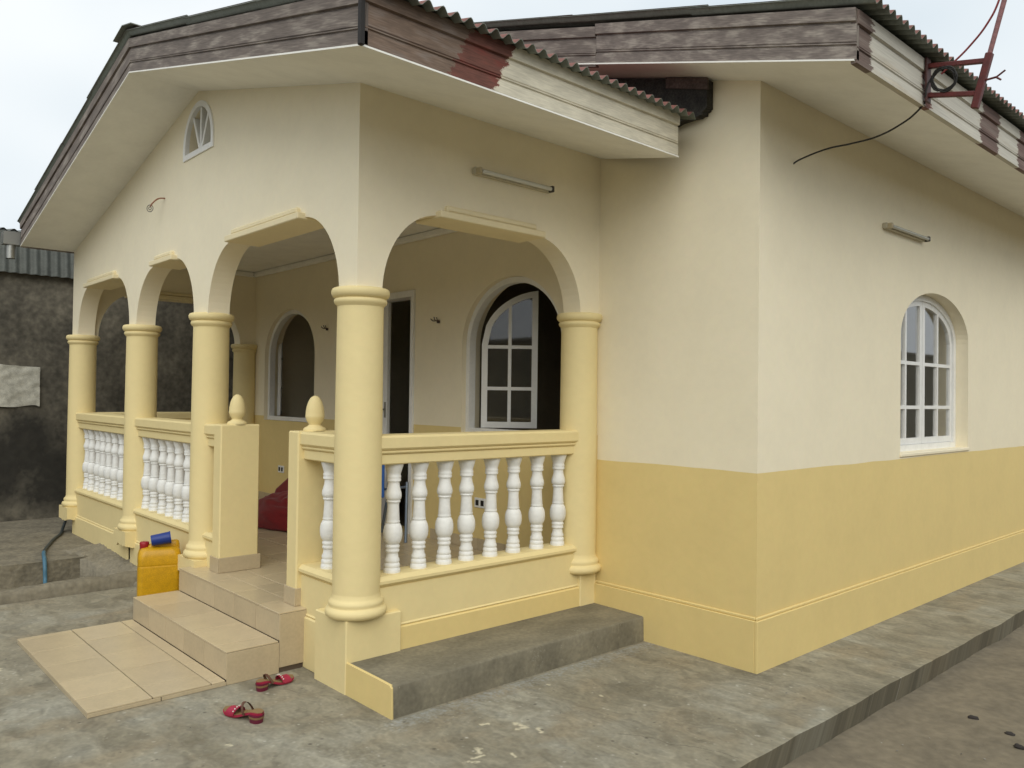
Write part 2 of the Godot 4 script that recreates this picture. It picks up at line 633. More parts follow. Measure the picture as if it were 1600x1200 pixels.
# ---------------------------------------------------------------- ground
const GX := -5.0
const GZ := -3.0
const GS := 8.0
func ground_image() -> ImageTexture:
	var s := 1536
	var q_ := 1024.0 / s
	var a := noise(101, 0.006, 4)
	var b := noise(102, 0.028, 4)
	var c := noise(103, 0.24, 3)
	var d := noise(104, 0.02, 3)
	var im := Image.create(s, s, false, Image.FORMAT_RGB8)
	var base := Color(0.572, 0.547, 0.475)
	var pale := Color(0.625, 0.612, 0.555)
	var tan_ := Color(0.575, 0.535, 0.45)
	var dark := Color(0.475, 0.452, 0.385)
	for y in s:
		for x in s:
			var n1 := a.get_noise_2d(x * q_, y * q_)
			var n2 := b.get_noise_2d(x * 0.55 * q_, y * q_)
			var n3 := c.get_noise_2d(x * q_, y * q_)
			var n4 := d.get_noise_2d(x * q_, y * 0.5 * q_)
			var col := base.lerp(pale, clampf(n1 * 1.6 + n2 * 0.7 + 0.05, 0.0, 1.0))
			col = col.lerp(tan_, clampf(n4 * 1.8 - 0.05, 0.0, 0.8))
			col = col.lerp(dark, clampf(-n2 * 1.3 - n1 * 0.5 - 0.12, 0.0, 0.6))
			var n5 := b.get_noise_2d(x * 0.7 * q_ + n1 * 90.0 + 300.0, y * 1.5 * q_ + n2 * 50.0)
			var n6 := c.get_noise_2d(x * 0.10 * q_ + n2 * 14.0, y * 0.5 * q_ + n1 * 30.0)
			col = shade(col, 0.935 + n3 * 0.07 + n5 * 0.14 + n6 * 0.08)
			im.set_pixel(x, y, col)
	# pale strip where the ledge meets the yard, scuffs and dried paint
	var rng := RandomNumberGenerator.new()
	rng.seed = 5
	var k := s / GS
	for i in 2600:   # grout dust along the foot of the ledge
		var z := rng.randf_range(-2.0, 0.1)
		var x := 0.46 + absf(rng.randfn(0.0, 0.06))
		blot(im, (x - GX) * k, (z - GZ) * k, rng.randf_range(0.5, 1.6), Color(0.62, 0.63, 0.62), 0.3)
	for cr in [[0.9, 1.3, -0.4, -1.0, 90], [-1.6, 2.3, 1.0, -0.6, 120], [1.8, -0.9, -1.0, 0.15, 60], [1.85, -3.2, -1.0, 0.3, 50]]:
		var p := Vector2((cr[0] - GX) * k, (cr[1] - GZ) * k)
		var dv := Vector2(cr[2], cr[3]).normalized()
		for i in cr[4] * 2:
			dv = dv.rotated(rng.randfn(0.0, 0.16)).lerp(Vector2(cr[2], cr[3]).normalized(), 0.08)
			p += dv
			blot(im, p.x, p.y, rng.randf_range(0.2, 0.55), Color(0.33, 0.31, 0.27), 0.7)
	for sn in [[0.95, -0.35, 0.32, 0.16], [1.45, -1.2, 0.25, 0.3], [0.2, 0.9, 0.3, 0.15], [-0.9, 1.6, 0.35, 0.2], [1.5, 0.15, 0.3, 0.12], [-2.4, 1.5, 0.4, 0.25]]:
		for i in 160:
			blot(im, (sn[0] + rng.randfn(0.0, sn[2]) - GX) * k, (sn[1] + rng.randfn(0.0, sn[3]) - GZ) * k, rng.randf_range(2.0, 9.0), Color(0.42, 0.375, 0.295), 0.06)
	# [x, z, spread x, spread z, dots, dot size, alpha]: dust, dried paint and plaster seen on the yard
	var white := Color(0.80, 0.79, 0.74)
	for h in [[0.76, 0.36, 0.16, 0.05, 320, 2.2, 0.10], [0.66, 0.52, 0.2, 0.08, 420, 2.4, 0.10], [0.47, 0.08, 0.05, 0.06, 160, 1.6, 0.14], [0.84, -0.5, 0.10, 0.12, 400, 3.5, 0.045], [0.70, -0.62, 0.12, 0.14, 260, 3.5, 0.04], [1.12, -0.3, 0.12, 0.05, 260, 3.5, 0.03], [1.37, -2.1, 0.16, 0.2, 200, 1.4, 0.14], [1.35, -1.75, 0.1, 0.12, 60, 1.0, 0.45], [1.5, -0.9, 0.14, 0.2, 50, 1.0, 0.4], [0.62, -0.55, 0.07, 0.3, 70, 1.0, 0.5], [1.2, -1.1, 0.3, 0.3, 70, 0.9, 0.5], [-1.55, 1.35, 0.10, 0.06, 60, 1.2, 0.45], [-0.1, 0.9, 0.3, 0.2, 60, 0.9, 0.45], [0.3, 0.35, 0.25, 0.15, 60, 0.9, 0.4]]:
		for i in h[4]:
			blot(im, (h[0] + rng.randfn(0.0, h[2]) - GX) * k, (h[1] + rng.randfn(0.0, h[3]) - GZ) * k, rng.randf_range(0.4, 1.0) * h[5], white, h[6] * rng.randf_range(0.5, 1.0))
	# brushed smears: [x, z, length, thickness, angle, strength]
	for g in [[0.90, -0.405, 0.075, 0.018, 0.5, 0.85], [0.93, -0.38, 0.05, 0.012, 2.4, 0.7], [1.005, -0.437, 0.06, 0.01, 0.9, 0.8], [0.778, -0.281, 0.045, 0.007, -0.75, 1.0], [0.985, -0.07, 0.06, 0.016, 1.3, 0.9], [1.03, -0.03, 0.07, 0.006, 1.9, 0.7], [1.05, 0.022, 0.035, 0.018, 0.2, 0.9], [1.12, -0.16, 0.05, 0.004, 0.5, 0.5], [0.60, -0.9, 0.02, 0.006, 0.4, 0.9], [0.9, -1.0, 0.02, 0.007, 0.9, 0.8], [1.5, -0.35, 0.03, 0.006, 1.2, 0.6], [0.2, 0.75, 0.03, 0.01, 0.3, 0.7], [-1.6, 1.33, 0.06, 0.012, 0.7, 0.6]]:
		var dv := Vector2(cos(g[4]), sin(g[4]))
		for i in int(90 * g[2] / 0.06):
			var t := rng.randf_range(-0.5, 0.5)
			var p: Vector2 = Vector2(g[0], g[1]) + dv * t * g[2] + dv.orthogonal() * (rng.randfn(0.0, g[3] * 0.5) + sin(t * 5.0) * g[3])
			blot(im, (p.x - GX) * k, (p.y - GZ) * k, rng.randf_range(0.4, 1.3), Color(0.80, 0.765, 0.66), g[5] * 0.4)
	for i in 2600:
		blot(im, (rng.randf_range(-3.2, 1.9) - GX) * k, (rng.randf_range(-3.0, 3.0) - GZ) * k, 0.45 + 1.3 * pow(rng.randf(), 3.0), Color(0.75, 0.74, 0.70) if i % 3 else Color(0.3, 0.28, 0.25), rng.randf_range(0.3, 0.8))
	return ImageTexture.create_from_image(im)

func blot(im: Image, x: float, y: float, rad: float, c: Color, a: float) -> void:
	for j in range(int(y - rad - 1), int(y + rad + 2)):
		for i in range(int(x - rad - 1), int(x + rad + 2)):
			if i < 0 or j < 0 or i >= im.get_width() or j >= im.get_height():
				continue
			var w := clampf(rad + 0.5 - Vector2(i - x, j - y).length(), 0.0, 1.0) * a
			if w > 0.0:
				im.set_pixel(i, j, im.get_pixel(i, j).lerp(c, w))

func rough_edge(a: Vector2, b: Vector2, step: float, amp: float, seed_: int) -> PackedVector2Array:
	var n := noise(seed_, 1.3, 3)
	var out := PackedVector2Array()
	var k := int(a.distance_to(b) / step)
	var side := (b - a).normalized().orthogonal()
	for i in k + 1:
		var p := a.lerp(b, float(i) / k)
		out.append(p + side * n.get_noise_2d(p.x, p.y) * amp)
	return out

func make_ground() -> void:
	# earth, one sheet to the horizon, gently uneven near the house
	var st := mb()
	var n := noise(60, 0.9, 4)
	var xs: Array[float] = [-400, -60, -12, -8]
	for i in 25:
		xs.append(1.2 + i * 0.12)
	xs.append_array([5.0, 8.0, 20.0, 80.0, 400.0])
	var zs: Array[float] = [-400, -60, -16]
	for i in 66:
		zs.append(-7.0 + i * 0.12)
	zs.append_array([2.0, 5.0, 20.0, 80.0, 400.0])
	var hgt := func(x: float, z: float) -> float:
		var k := 1.0 if x > 1.1 and x < 4.3 and z > -7.2 and z < 1.0 else 0.0
		return -0.125 + k * (n.get_noise_2d(x, z) * 0.018 + 0.02 * exp(-absf(x - 1.86) * 6.0))
	for i in xs.size() - 1:
		for j in zs.size() - 1:
			var p: Array[Vector3] = []
			for e in [[0, 0], [1, 0], [1, 1], [0, 1]]:
				var x := xs[i + e[0]]
				var z := zs[j + e[1]]
				p.append(Vector3(x, hgt.call(x, z), z))
			st.set_smooth_group(0)
			for t in [0, 1, 2, 0, 2, 3]:
				st.set_uv(Vector2.ZERO)
				st.add_vertex(p[t])
	st.generate_normals()
	structure(build("dirt_ground", st, M.dirt))
	# concrete yard and side apron, one slab with a ragged right edge
	st = mb()
	var o := PackedVector2Array([Vector2(-3.2, -8.0)])
	o.append_array(rough_edge(Vector2(1.856, -8.0), Vector2(1.856, 14.0), 0.05, 0.016, 61))
	o.append(Vector2(-3.2, 14.0))
	slab(st, o, [], frame(Vector3.ZERO, Vector3.RIGHT, Vector3(0, 0, -1)), -0.3, 0.0, 0.0)
	var mesh := st.commit()
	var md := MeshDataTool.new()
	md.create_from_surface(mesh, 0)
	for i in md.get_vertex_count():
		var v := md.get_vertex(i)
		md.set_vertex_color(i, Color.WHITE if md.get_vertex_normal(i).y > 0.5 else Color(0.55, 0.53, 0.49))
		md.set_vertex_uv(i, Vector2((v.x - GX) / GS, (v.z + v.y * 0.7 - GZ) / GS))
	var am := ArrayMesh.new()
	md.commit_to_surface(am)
	var m := plain("worn_concrete", Color.WHITE, 0.88)
	m.vertex_color_use_as_albedo = true   # side faces of the slab are coloured darker than its top
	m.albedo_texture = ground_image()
	m.heightmap_enabled = true
	m.heightmap_scale = 0.6
	m.heightmap_texture = ntex(71, 0.02, [Color.BLACK, Color.WHITE], 1024, 6)
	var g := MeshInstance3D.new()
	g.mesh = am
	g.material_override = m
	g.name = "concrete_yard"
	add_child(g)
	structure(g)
	# raised slab on the left and the gutter between it and the yard
	st = mb()
	o = PackedVector2Array([Vector2(-7.0, -6.0), Vector2(-7.0, 0.02), Vector2(-7.0, 12.0)])
	o = PackedVector2Array([Vector2(-7.0, 6.0), Vector2(-7.0, -8.0)])
	o.append_array(rough_edge(Vector2(-4.2, -8.0), Vector2(-4.15, -0.25), 0.08, 0.05, 62))
	o.append_array(PackedVector2Array([Vector2(-4.15, 6.0)]))
	slab(st, o, [], frame(Vector3.ZERO, Vector3.RIGHT, Vector3(0, 0, -1)), -0.3, 0.11, 0.0)
	structure(build("raised_slab", st, M.cement))
	st = mb()
	slab(st, rect(-4.3, -8.0, -3.15, 6.0), [], frame(Vector3.ZERO, Vector3.RIGHT, Vector3(0, 0, -1)), -0.3, -0.085, 0.0)
	structure(build("gutter_floor", st, M.bench))
	# sloped cement fillet at the foot of the porch front
	st = mb()
	var nx := 30
	var nz := 8
	var fn := noise(63, 3.0, 4)
	var fh := func(i: int, j: int) -> Vector3:
		var a := float(i) / nx
		var b := float(j) / nz
		var x := lerpf(-4.55, -2.98, a)
		var w := lerpf(0.34, 0.10, a) + 0.05 * fn.get_noise_2d(x * 1.7, 3.0)
		var top := lerpf(0.15, 0.085, a)
		var y := lerpf(top, 0.105 if x < -4.15 else lerpf(0.09, -0.01, clampf((x + 4.15) / 0.9, 0, 1)), pow(b, 1.3)) + 0.018 * fn.get_noise_2d(x * 2.5, b * 2.0)
		if j == nz:
			y = -0.12
		return Vector3(x, y, -0.02 + w * minf(b * 1.14, 1.0))
	for i in nx:
		for j in nz:
			for t in [[0, 0], [1, 0], [1, 1], [0, 0], [1, 1], [0, 1]]:
				st.add_vertex(fh.call(i + t[0], j + t[1]))
	st.generate_normals()
	structure(build("cement_fillet", st, M.cement_light))
	# low broken kerb along the gutter
	st = mb()
	var kn := noise(64, 2.4, 4)
	var prev: Array = []
	for i in 61:
		var z := -0.02 + i * 0.06
		var h := 0.085 + 0.03 * kn.get_noise_2d(z, 0.0)
		var w := 0.012 * kn.get_noise_2d(z * 1.5, 9.0)
		if i == 16 or i == 17:
			h -= 0.03
		var ring := [Vector3(-3.22 + w * 1.5, -0.01, z), Vector3(-3.235 + w, h * 0.6, z), Vector3(-3.26 + w, h, z), Vector3(-3.34 + w, h + 0.008, z), Vector3(-3.42, h - 0.012, z), Vector3(-3.43, -0.2, z)]
		if prev.size():
			for k in 5:
				for t in [prev[k], ring[k], ring[k + 1], prev[k], ring[k + 1], prev[k + 1]]:
					st.add_vertex(t)
		else:
			for k in range(1, 5):
				for t in [ring[0], ring[k], ring[k + 1]]:
					st.add_vertex(t)
		prev = ring
	st.generate_normals()
	var kerb := build("gutter_kerb", st, M.cement)
	tag(kerb, "low broken cement kerb between the yard and the sunken gutter at left", "kerb")

# ---------------------------------------------------------------- neighbour
func soot_image() -> ImageTexture:
	# rough render over 4 m x 3.28 m, joining at its sides; damp black patches low down by the porch
	var w := 640
	var h := 512
	var im := Image.create(w, h, false, Image.FORMAT_RGB8)
	var a := noise(301, 0.9, 4)
	var b := noise(302, 3.5, 4)
	var c := noise(303, 14.0, 3)
	for y in h:
		var yy := 2.98 - 3.28 * y / h
		for x in w:
			var t := TAU * x / w
			var p := Vector3(cos(t) * 0.64, sin(t) * 0.64, yy)
			var z := -2.5 + 4.0 * x / w
			var n := a.get_noise_3dv(p) * 0.5 + b.get_noise_3dv(p * Vector3(1, 1, 0.6)) * 0.35 + c.get_noise_3dv(p) * 0.28
			var col := shade(Color(0.41, 0.39, 0.345), 1.0 + n * 0.75)
			var damp := 0.0
			for d in [[0.15, 0.95, 0.34, 0.42], [0.42, 0.75, 0.3, 0.45], [-0.12, 0.72, 0.3, 0.3], [-0.5, 0.5, 0.8, 0.35]]:
				damp = maxf(damp, 1.1 - Vector2((z - d[0]) / d[2], (yy - d[1]) / d[3]).length() + n * 0.9)
			col = col.lerp(Color(0.17, 0.163, 0.145), clampf(damp * 1.6, 0.0, 0.85))
			im.set_pixel(x, y, col)
	return ImageTexture.create_from_image(im)

func make_neighbour() -> void:
	var t := thing("neighbour_building", Vector3(-6.8, 0, -1.0), "dark rough cement building behind the left end of the porch", "building")
	var st := mb()
	slab(st, rect(-6.0, -0.3, 12.0, 2.98), [], frame(Vector3(0, 0, 0), Vector3(0, 0, 1), UP), 0.0, 0.2, 1.0)
	slab(st, rect(-6.0, -0.3, 12.0, 2.98), [], frame(Vector3(-3.5, 0, 0), Vector3(0, 0, 1), UP), -0.2, 0.0)
	var w := build("wall", st, M.soot, t)
	w.position = Vector3(0, 0, 0)
	# sheet edge hanging over the wall
	st = mb()
	corrugated(st, Vector3(0.02, 3.40, -6.0), Vector3(0, 0, 18.0), Vector3(0.07, -0.47, 0), 0.105, 0.016, 0.0, 0.004, 0.015)
	build("corrugated_cladding", st, M.zinc_old, t)
	st = mb()
	corrugated(st, Vector3(-3.9, 3.95, -6.0), Vector3(0, 0, 18.0), Vector3(3.9, -0.53, 0), 0.105, 0.016, 0.0, 0.004)
	build("corrugated_roof", st, M.zinc_old, t)

# unseen walls, added out of view to darken what the window panes mirror
func make_added_walls() -> void:
	for e in [[Vector3(8.0, 0, 0), Vector3(0, 0, -1), -10.6, 40.0, "long grey wall added out of view to the right for the side window to mirror"], [Vector3(0, 0, 10.6), Vector3(1, 0, 0), -7.0, 8.0, "grey wall added out of view across the yard for the porch window to mirror"]]:
		var t := thing("added_wall", Vector3.ZERO, e[4], "wall")
		var st := mb()
		var top: float = 2.95 if e[0].x > 1.0 else 2.75
		slab(st, rect(e[2], -0.3, e[3], top), [], frame(e[0], e[1], UP), -0.09, 0.09)
		build("wall", st, M.cement, t)
		st = mb()
		slab(st, rect(e[2] - 0.04, top + 0.001, e[3] + 0.04, top + 0.08), [], frame(e[0], e[1], UP), -0.13, 0.13)
		build("coping", st, M.cement_light, t)

# ---------------------------------------------------------------- house
func fac() -> Transform3D:      # porch front: x along the front, outward +Z
	return frame(Vector3.ZERO, Vector3.RIGHT, UP)
func side_r(x: float) -> Transform3D:   # wall facing +X: outline x = -z
	return frame(Vector3(x, 0, 0), Vector3(0, 0, -1), UP)

const AP := Vector2(-2.3, 3.872)   # porch gable apex (underside)
const ER := Vector2(0.81, 3.085)
const EL := Vector2(-5.72, 3.07)
func porch_soffit(x: float) -> float:
	return lerpf(AP.y, ER.y, (x - AP.x) / (ER.x - AP.x)) if x > AP.x else lerpf(AP.y, EL.y, (x - AP.x) / (EL.x - AP.x))
const MA := -2.2
func main_soffit(x: float) -> float:
	return 3.492 + 0.288 * (XM - x) if x > MA else 3.492 + 0.288 * (XM - MA) - 0.288 * (MA - x)

func depressed(p: PackedVector2Array, xa: float, xb: float, ta: float, tb: float, ys: float, yc: float) -> void:
	# arch walked from xa (spring) over ta..tb (flat crown) to xb (spring)
	for i in 17:
		var t := PI / 2 * i / 16.0
		p.append(Vector2(ta + (xa - ta) * cos(t), ys + (yc - ys) * sin(t)))
	for i in 17:
		var t := PI / 2 * (1.0 - i / 16.0)
		p.append(Vector2(tb + (xb - tb) * cos(t), ys + (yc - ys) * sin(t)))

func crown_trim(st: SurfaceTool, f: Transform3D, a: float, b: float, thick: float) -> void:
	# two-step moulded keystone slab over an arch crown, wrapping the wall
	var bas := f.basis
	box(st, f * Vector3((a + b) / 2, 2.658, -thick / 2), Vector3(b - a + 0.08, 0.04, thick + 0.10), 0.005, bas)
	box(st, f * Vector3((a + b) / 2, 2.699, -thick / 2), Vector3(b - a - 0.04, 0.042, thick + 0.066), 0.012, bas)

func make_house() -> void:
	house = thing("house", Vector3.ZERO, "cream and yellow house with an arched porch, white balusters and corrugated roof", "house")
	make_porch_walls()
	make_columns()
	make_balustrades()
	make_main_walls()
	make_openings()
	make_porch_floor()
	make_roofs()

func make_porch_walls() -> void:
	var T := 0.16
	var ys := 2.165
	var yc := 2.655
	# front with three arches and the fanlight
	var o := PackedVector2Array()
	o.append(Vector2(0, ys))
	o.append(Vector2(0, porch_soffit(0) + 0.004))
	o.append(Vector2(AP.x, AP.y + 0.004))
	o.append(Vector2(XL, porch_soffit(XL) + 0.004))
	o.append(Vector2(XL, ys))
	o.append(Vector2(-5.48, ys))
	depressed(o, -5.47, -3.812, -5.087, -4.196, ys, yc)
	depressed(o, -3.622, -2.306, -3.138, -2.717, ys, yc)
	depressed(o, -2.037, -0.188, -1.615, -0.634, ys, yc)
	var fan := arch(-2.27, 0.25, 3.425, 3.47, 0.275, 24)
	var st := mb()
	slab(st, o, [fan], fac(), -T, 0.0)
	build("porch_front_wall", st, M.cream, house)
	st = mb()
	o = PackedVector2Array([Vector2(T, ys), Vector2(T, porch_soffit(0) + 0.003), Vector2(-ZB, porch_soffit(0) + 0.003), Vector2(-ZB, ys)])
	depressed(o, 1.775, 0.161, 1.343, 0.565, ys, yc)
	slab(st, o, [], side_r(0.0), -T, 0.0)
	build("porch_side_wall", st, M.cream, house)
	st = mb()
	o = PackedVector2Array([Vector2(T, ys), Vector2(T, porch_soffit(XL) + 0.005), Vector2(-ZB, porch_soffit(XL) + 0.005), Vector2(-ZB, ys)])
	depressed(o, 1.775, 0.21, 1.343, 0.565, ys, yc)
	slab(st, o, [], side_r(XL + T), -T, 0.0)
	build("porch_side_wall", st, M.cream, house)
	for e in [[fac(), -5.087, -4.196], [fac(), -3.138, -2.717], [fac(), -1.615, -0.634], [side_r(0.0), 0.565, 1.343], [side_r(XL + T), 0.565, 1.343]]:
		st = mb()
		crown_trim(st, e[0], e[1], e[2], T)
		build("arch_moulding", st, M.trim, house)
	# porch ceiling with a cornice
	st = mb()
	bx(st, XL + T, -T, 3.06, 3.12, ZB, -T, 0.0)
	var ceil := build("porch_ceiling", st, M.soffit, house)
	st = mb()
	bx(st, XL + T, -T, 3.0, 3.058, ZB, ZB + 0.05, 0.012)
	bx(st, XL + T, -T, 3.0, 3.058, -T - 0.05, -T, 0.012)
	bx(st, -T - 0.05, -T, 3.0, 3.058, ZB + 0.05, -T - 0.05, 0.012)
	bx(st, XL + T, XL + T + 0.05, 3.0, 3.058, ZB + 0.05, -T - 0.05, 0.012)
	build("cornice", st, M.soffit, ceil)

const CAP := [Vector2(0.128, 2.083), Vector2(0.132, 2.09), Vector2(0.143, 2.10), Vector2(0.147, 2.112), Vector2(0.143, 2.124), Vector2(0.137, 2.128), Vector2(0.152, 2.136), Vector2(0.16, 2.15), Vector2(0.161, 2.165), Vector2(0.155, 2.18), Vector2(0.145, 2.185), Vector2(0.0, 2.186)]
func col_base(y: float) -> Array:
	return [Vector2(0.150, y), Vector2(0.166, y + 0.012), Vector2(0.169, y + 0.03), Vector2(0.163, y + 0.047), Vector2(0.150, y + 0.054), Vector2(0.147, y + 0.06), Vector2(0.152, y + 0.07), Vector2(0.15, y + 0.085), Vector2(0.140, y + 0.094), Vector2(0.133, y + 0.105), Vector2(0.130, y + 0.13)]

func column(x: float, z: float, label := "") -> Node:
	var st := mb()
	var y := 0.388
	lathe(st, [Vector2(0.1305, y + 0.1), Vector2(0.1310, 0.9), Vector2(0.1300, 1.5), Vector2(0.1275, 2.087)], Vector3(x, 0, z), 40, Basis.IDENTITY, 0.004)
	var c := build("column", st, M.pale, house)
	st = mb()
	lathe(st, CAP, Vector3(x, 0, z), 40, Basis.IDENTITY, 0.004)
	build("capital", st, M.pale, c)
	st = mb()
	lathe(st, col_base(y), Vector3(x, 0, z), 40, Basis.IDENTITY, 0.006)
	build("base", st, M.pale, c)
	return c

func ragged_block(x0: float, x1: float, z0: float, z1: float, ytop: float, ybot: float, seed_: int) -> SurfaceTool:
	# plinth block with a broken lower edge
	var st := mb()
	var n := noise(seed_, 9.0, 3)
	var c := Vector3((x0 + x1) / 2, (ytop + ybot) / 2, (z0 + z1) / 2)
	var k := 10
	var per: Array[Vector2] = []
	for e in [[Vector2(x0, z0), Vector2(x1, z0)], [Vector2(x1, z0), Vector2(x1, z1)], [Vector2(x1, z1), Vector2(x0, z1)], [Vector2(x0, z1), Vector2(x0, z0)]]:
		for i in k:
			per.append(e[0].lerp(e[1], float(i) / k))
	for i in per.size():
		var a := per[i]
		var b := per[(i + 1) % per.size()]
		var ya := ybot + 0.03 * n.get_noise_2d(a.x, a.y)
		var yb := ybot + 0.03 * n.get_noise_2d(b.x, b.y)
		flat_quad(st, Vector3(a.x, ya, a.y), Vector3(b.x, yb, b.y), Vector3(b.x, ytop, b.y), Vector3(a.x, ytop, a.y), c)
		tri(st, Vector3(a.x, ytop, a.y), Vector3(b.x, ytop, b.y), Vector3(c.x, ytop, c.z), UP, UP, UP)
		tri(st, Vector3(a.x, ya, a.y), Vector3(b.x, yb, b.y), Vector3(c.x, ybot + 0.015, c.z), -UP, -UP, -UP)
	return st

func make_columns() -> void:
	for p in [Vector2(-0.092, -0.082), Vector2(-2.172, -0.082), Vector2(-3.717, -0.082), Vector2(-5.592, -0.082), Vector2(-0.09, -1.865), Vector2(XL + 0.09, -1.865)]:
		var c := column(p.x, p.y)
		var st := mb()
		if p.x > -0.2 and p.y > -1.0:
			bx(st, -0.325, 0.012, -0.05, 0.388, -0.315, 0.04, 0.006)
		elif p.y < -1.0:
			bx(st, p.x - 0.13, p.x + 0.095, -0.05, 0.3875, -1.962, -1.80, 0.006)
		else:
			st = ragged_block(p.x - 0.165, p.x + 0.155, -0.25, 0.075, 0.3885, 0.262, int(-p.x * 10))
		build("plinth", st, M.pale, c)
		# the spring block between capital and wall
		st = mb()

const BAL := [Vector2(0.0, 0.0), Vector2(0.047, 0.0), Vector2(0.049, 0.012), Vector2(0.047, 0.028), Vector2(0.043, 0.034), Vector2(0.046, 0.042), Vector2(0.045, 0.054), Vector2(0.039, 0.062), Vector2(0.043, 0.070), Vector2(0.042, 0.080), Vector2(0.036, 0.092), Vector2(0.034, 0.108), Vector2(0.033, 0.118), Vector2(0.039, 0.122), Vector2(0.041, 0.130), Vector2(0.038, 0.138), Vector2(0.037, 0.142), Vector2(0.041, 0.148), Vector2(0.042, 0.156), Vector2(0.038, 0.163), Vector2(0.037, 0.167), Vector2(0.046, 0.178), Vector2(0.053, 0.196), Vector2(0.056, 0.22), Vector2(0.055, 0.245), Vector2(0.050, 0.266), Vector2(0.042, 0.282), Vector2(0.036, 0.286), Vector2(0.040, 0.290), Vector2(0.041, 0.297), Vector2(0.037, 0.303), Vector2(0.038, 0.308), Vector2(0.036, 0.34), Vector2(0.0335, 0.38), Vector2(0.034, 0.402), Vector2(0.040, 0.406), Vector2(0.041, 0.413), Vector2(0.037, 0.418), Vector2(0.044, 0.424), Vector2(0.0475, 0.44), Vector2(0.046, 0.457), Vector2(0.041, 0.474), Vector2(0.036, 0.492), Vector2(0.0335, 0.512), Vector2(0.034, 0.522), Vector2(0.041, 0.526), Vector2(0.042, 0.536), Vector2(0.039, 0.541), Vector2(0.041, 0.546), Vector2(0.042, 0.555), Vector2(0.038, 0.561), Vector2(0.041, 0.574), Vector2(0.048, 0.596), Vector2(0.054, 0.616), Vector2(0.056, 0.64), Vector2(0.0, 0.64)]
var bal_mesh: ArrayMesh

# rail, low wall and balusters from a to b along direction (the span lies in the XZ plane), outward side `out`
func balustrade(a: Vector3, b: Vector3, out: Vector3, spots: Array, ends := 0.0) -> Node:
	var d := (b - a).normalized()
	var L := a.distance_to(b)
	var bas := Basis(d, UP, d.cross(UP))
	if bas.z.dot(out) < 0:
		bas = Basis(-d, UP, (-d).cross(UP))
	var mid := (a + b) * 0.5
	var st := mb()
	# hand rail: cap, a small roll, then the narrower lower member
	box(st, mid + UP * 1.331, Vector3(L, 0.082, 0.20), 0.012, bas)
	box(st, mid + UP * 1.279, Vector3(L, 0.022, 0.175), 0.008, bas)
	box(st, mid + UP * 1.238, Vector3(L, 0.060, 0.15), 0.006, bas)
	var o := build("balustrade", st, M.pale, house)
	st = mb()
	box(st, mid + UP * 0.556, Vector3(L, 0.06, 0.196), 0.022, bas)
	box(st, mid + UP * 0.26, Vector3(L, 0.532, 0.165), 0.0, bas)
	box(st, mid + UP * 0.304 , Vector3(L, 0.016, 0.178), 0.006, bas)
	build("low_wall", st, M.pale, o)
	st = mb()
	box(st, mid + UP * 0.146, Vector3(L, 0.30, 0.196), 0.008, bas)
	build("plinth_strip", st, M.yellow if out.x > 0.5 else M.pale, o)
	var rng := RandomNumberGenerator.new()
	rng.seed = int(a.x * 100 + a.z * 37)
	for s in spots:
		var p: Vector3 = a + d * s
		var xf := Transform3D(Basis(UP, rng.randf() * TAU).rotated(bas.z, rng.randf_range(-0.013, 0.013)), Vector3(p.x + rng.randf_range(-0.004, 0.004), 0.580, p.z + rng.randf_range(-0.004, 0.004)))
		shared("baluster", bal_mesh, M.baluster, o, xf)
	return o

func newel(x0: float, x1: float) -> void:
	var st := mb()
	bx(st, x0, x1, 0.2, 1.375, -0.275, 0.012, 0.008)
	var n := build("newel_post", st, M.pale, house)
	var c := Vector3((x0 + x1) / 2, 1.375, -0.13)
	st = mb()
	lathe(st, [Vector2(0.068, 0.0), Vector2(0.069, 0.01), Vector2(0.06, 0.02), Vector2(0.045, 0.027), Vector2(0.036, 0.036), Vector2(0.038, 0.044), Vector2(0.05, 0.06), Vector2(0.056, 0.08), Vector2(0.0575, 0.09), Vector2(0.0565, 0.093), Vector2(0.0555, 0.12), Vector2(0.05, 0.15), Vector2(0.041, 0.178), Vector2(0.028, 0.2), Vector2(0.012, 0.212), Vector2(0.0, 0.214)], c, 28)
	build("finial", st, M.pale, n)
	# skirting tiles round the foot
	for e in [[x0 - 0.009, x1 + 0.009, 0.0125, 0.0215], [x1 + 0.0005, x1 + 0.0095, -0.29, 0.012], [x0 - 0.0095, x0 - 0.0005, -0.29, 0.012]]:
		st = mb()
		bx(st, e[0], e[1], FLOOR + 0.001, FLOOR + 0.105, e[2], e[3], 0.002)
		build("skirting_tile", st, M.tiles[1], n)

func spaced(from: float, to: float, step: float) -> Array:
	var out := []
	var s := from
	while s < to:
		out.append(s)
		s += step
	return out

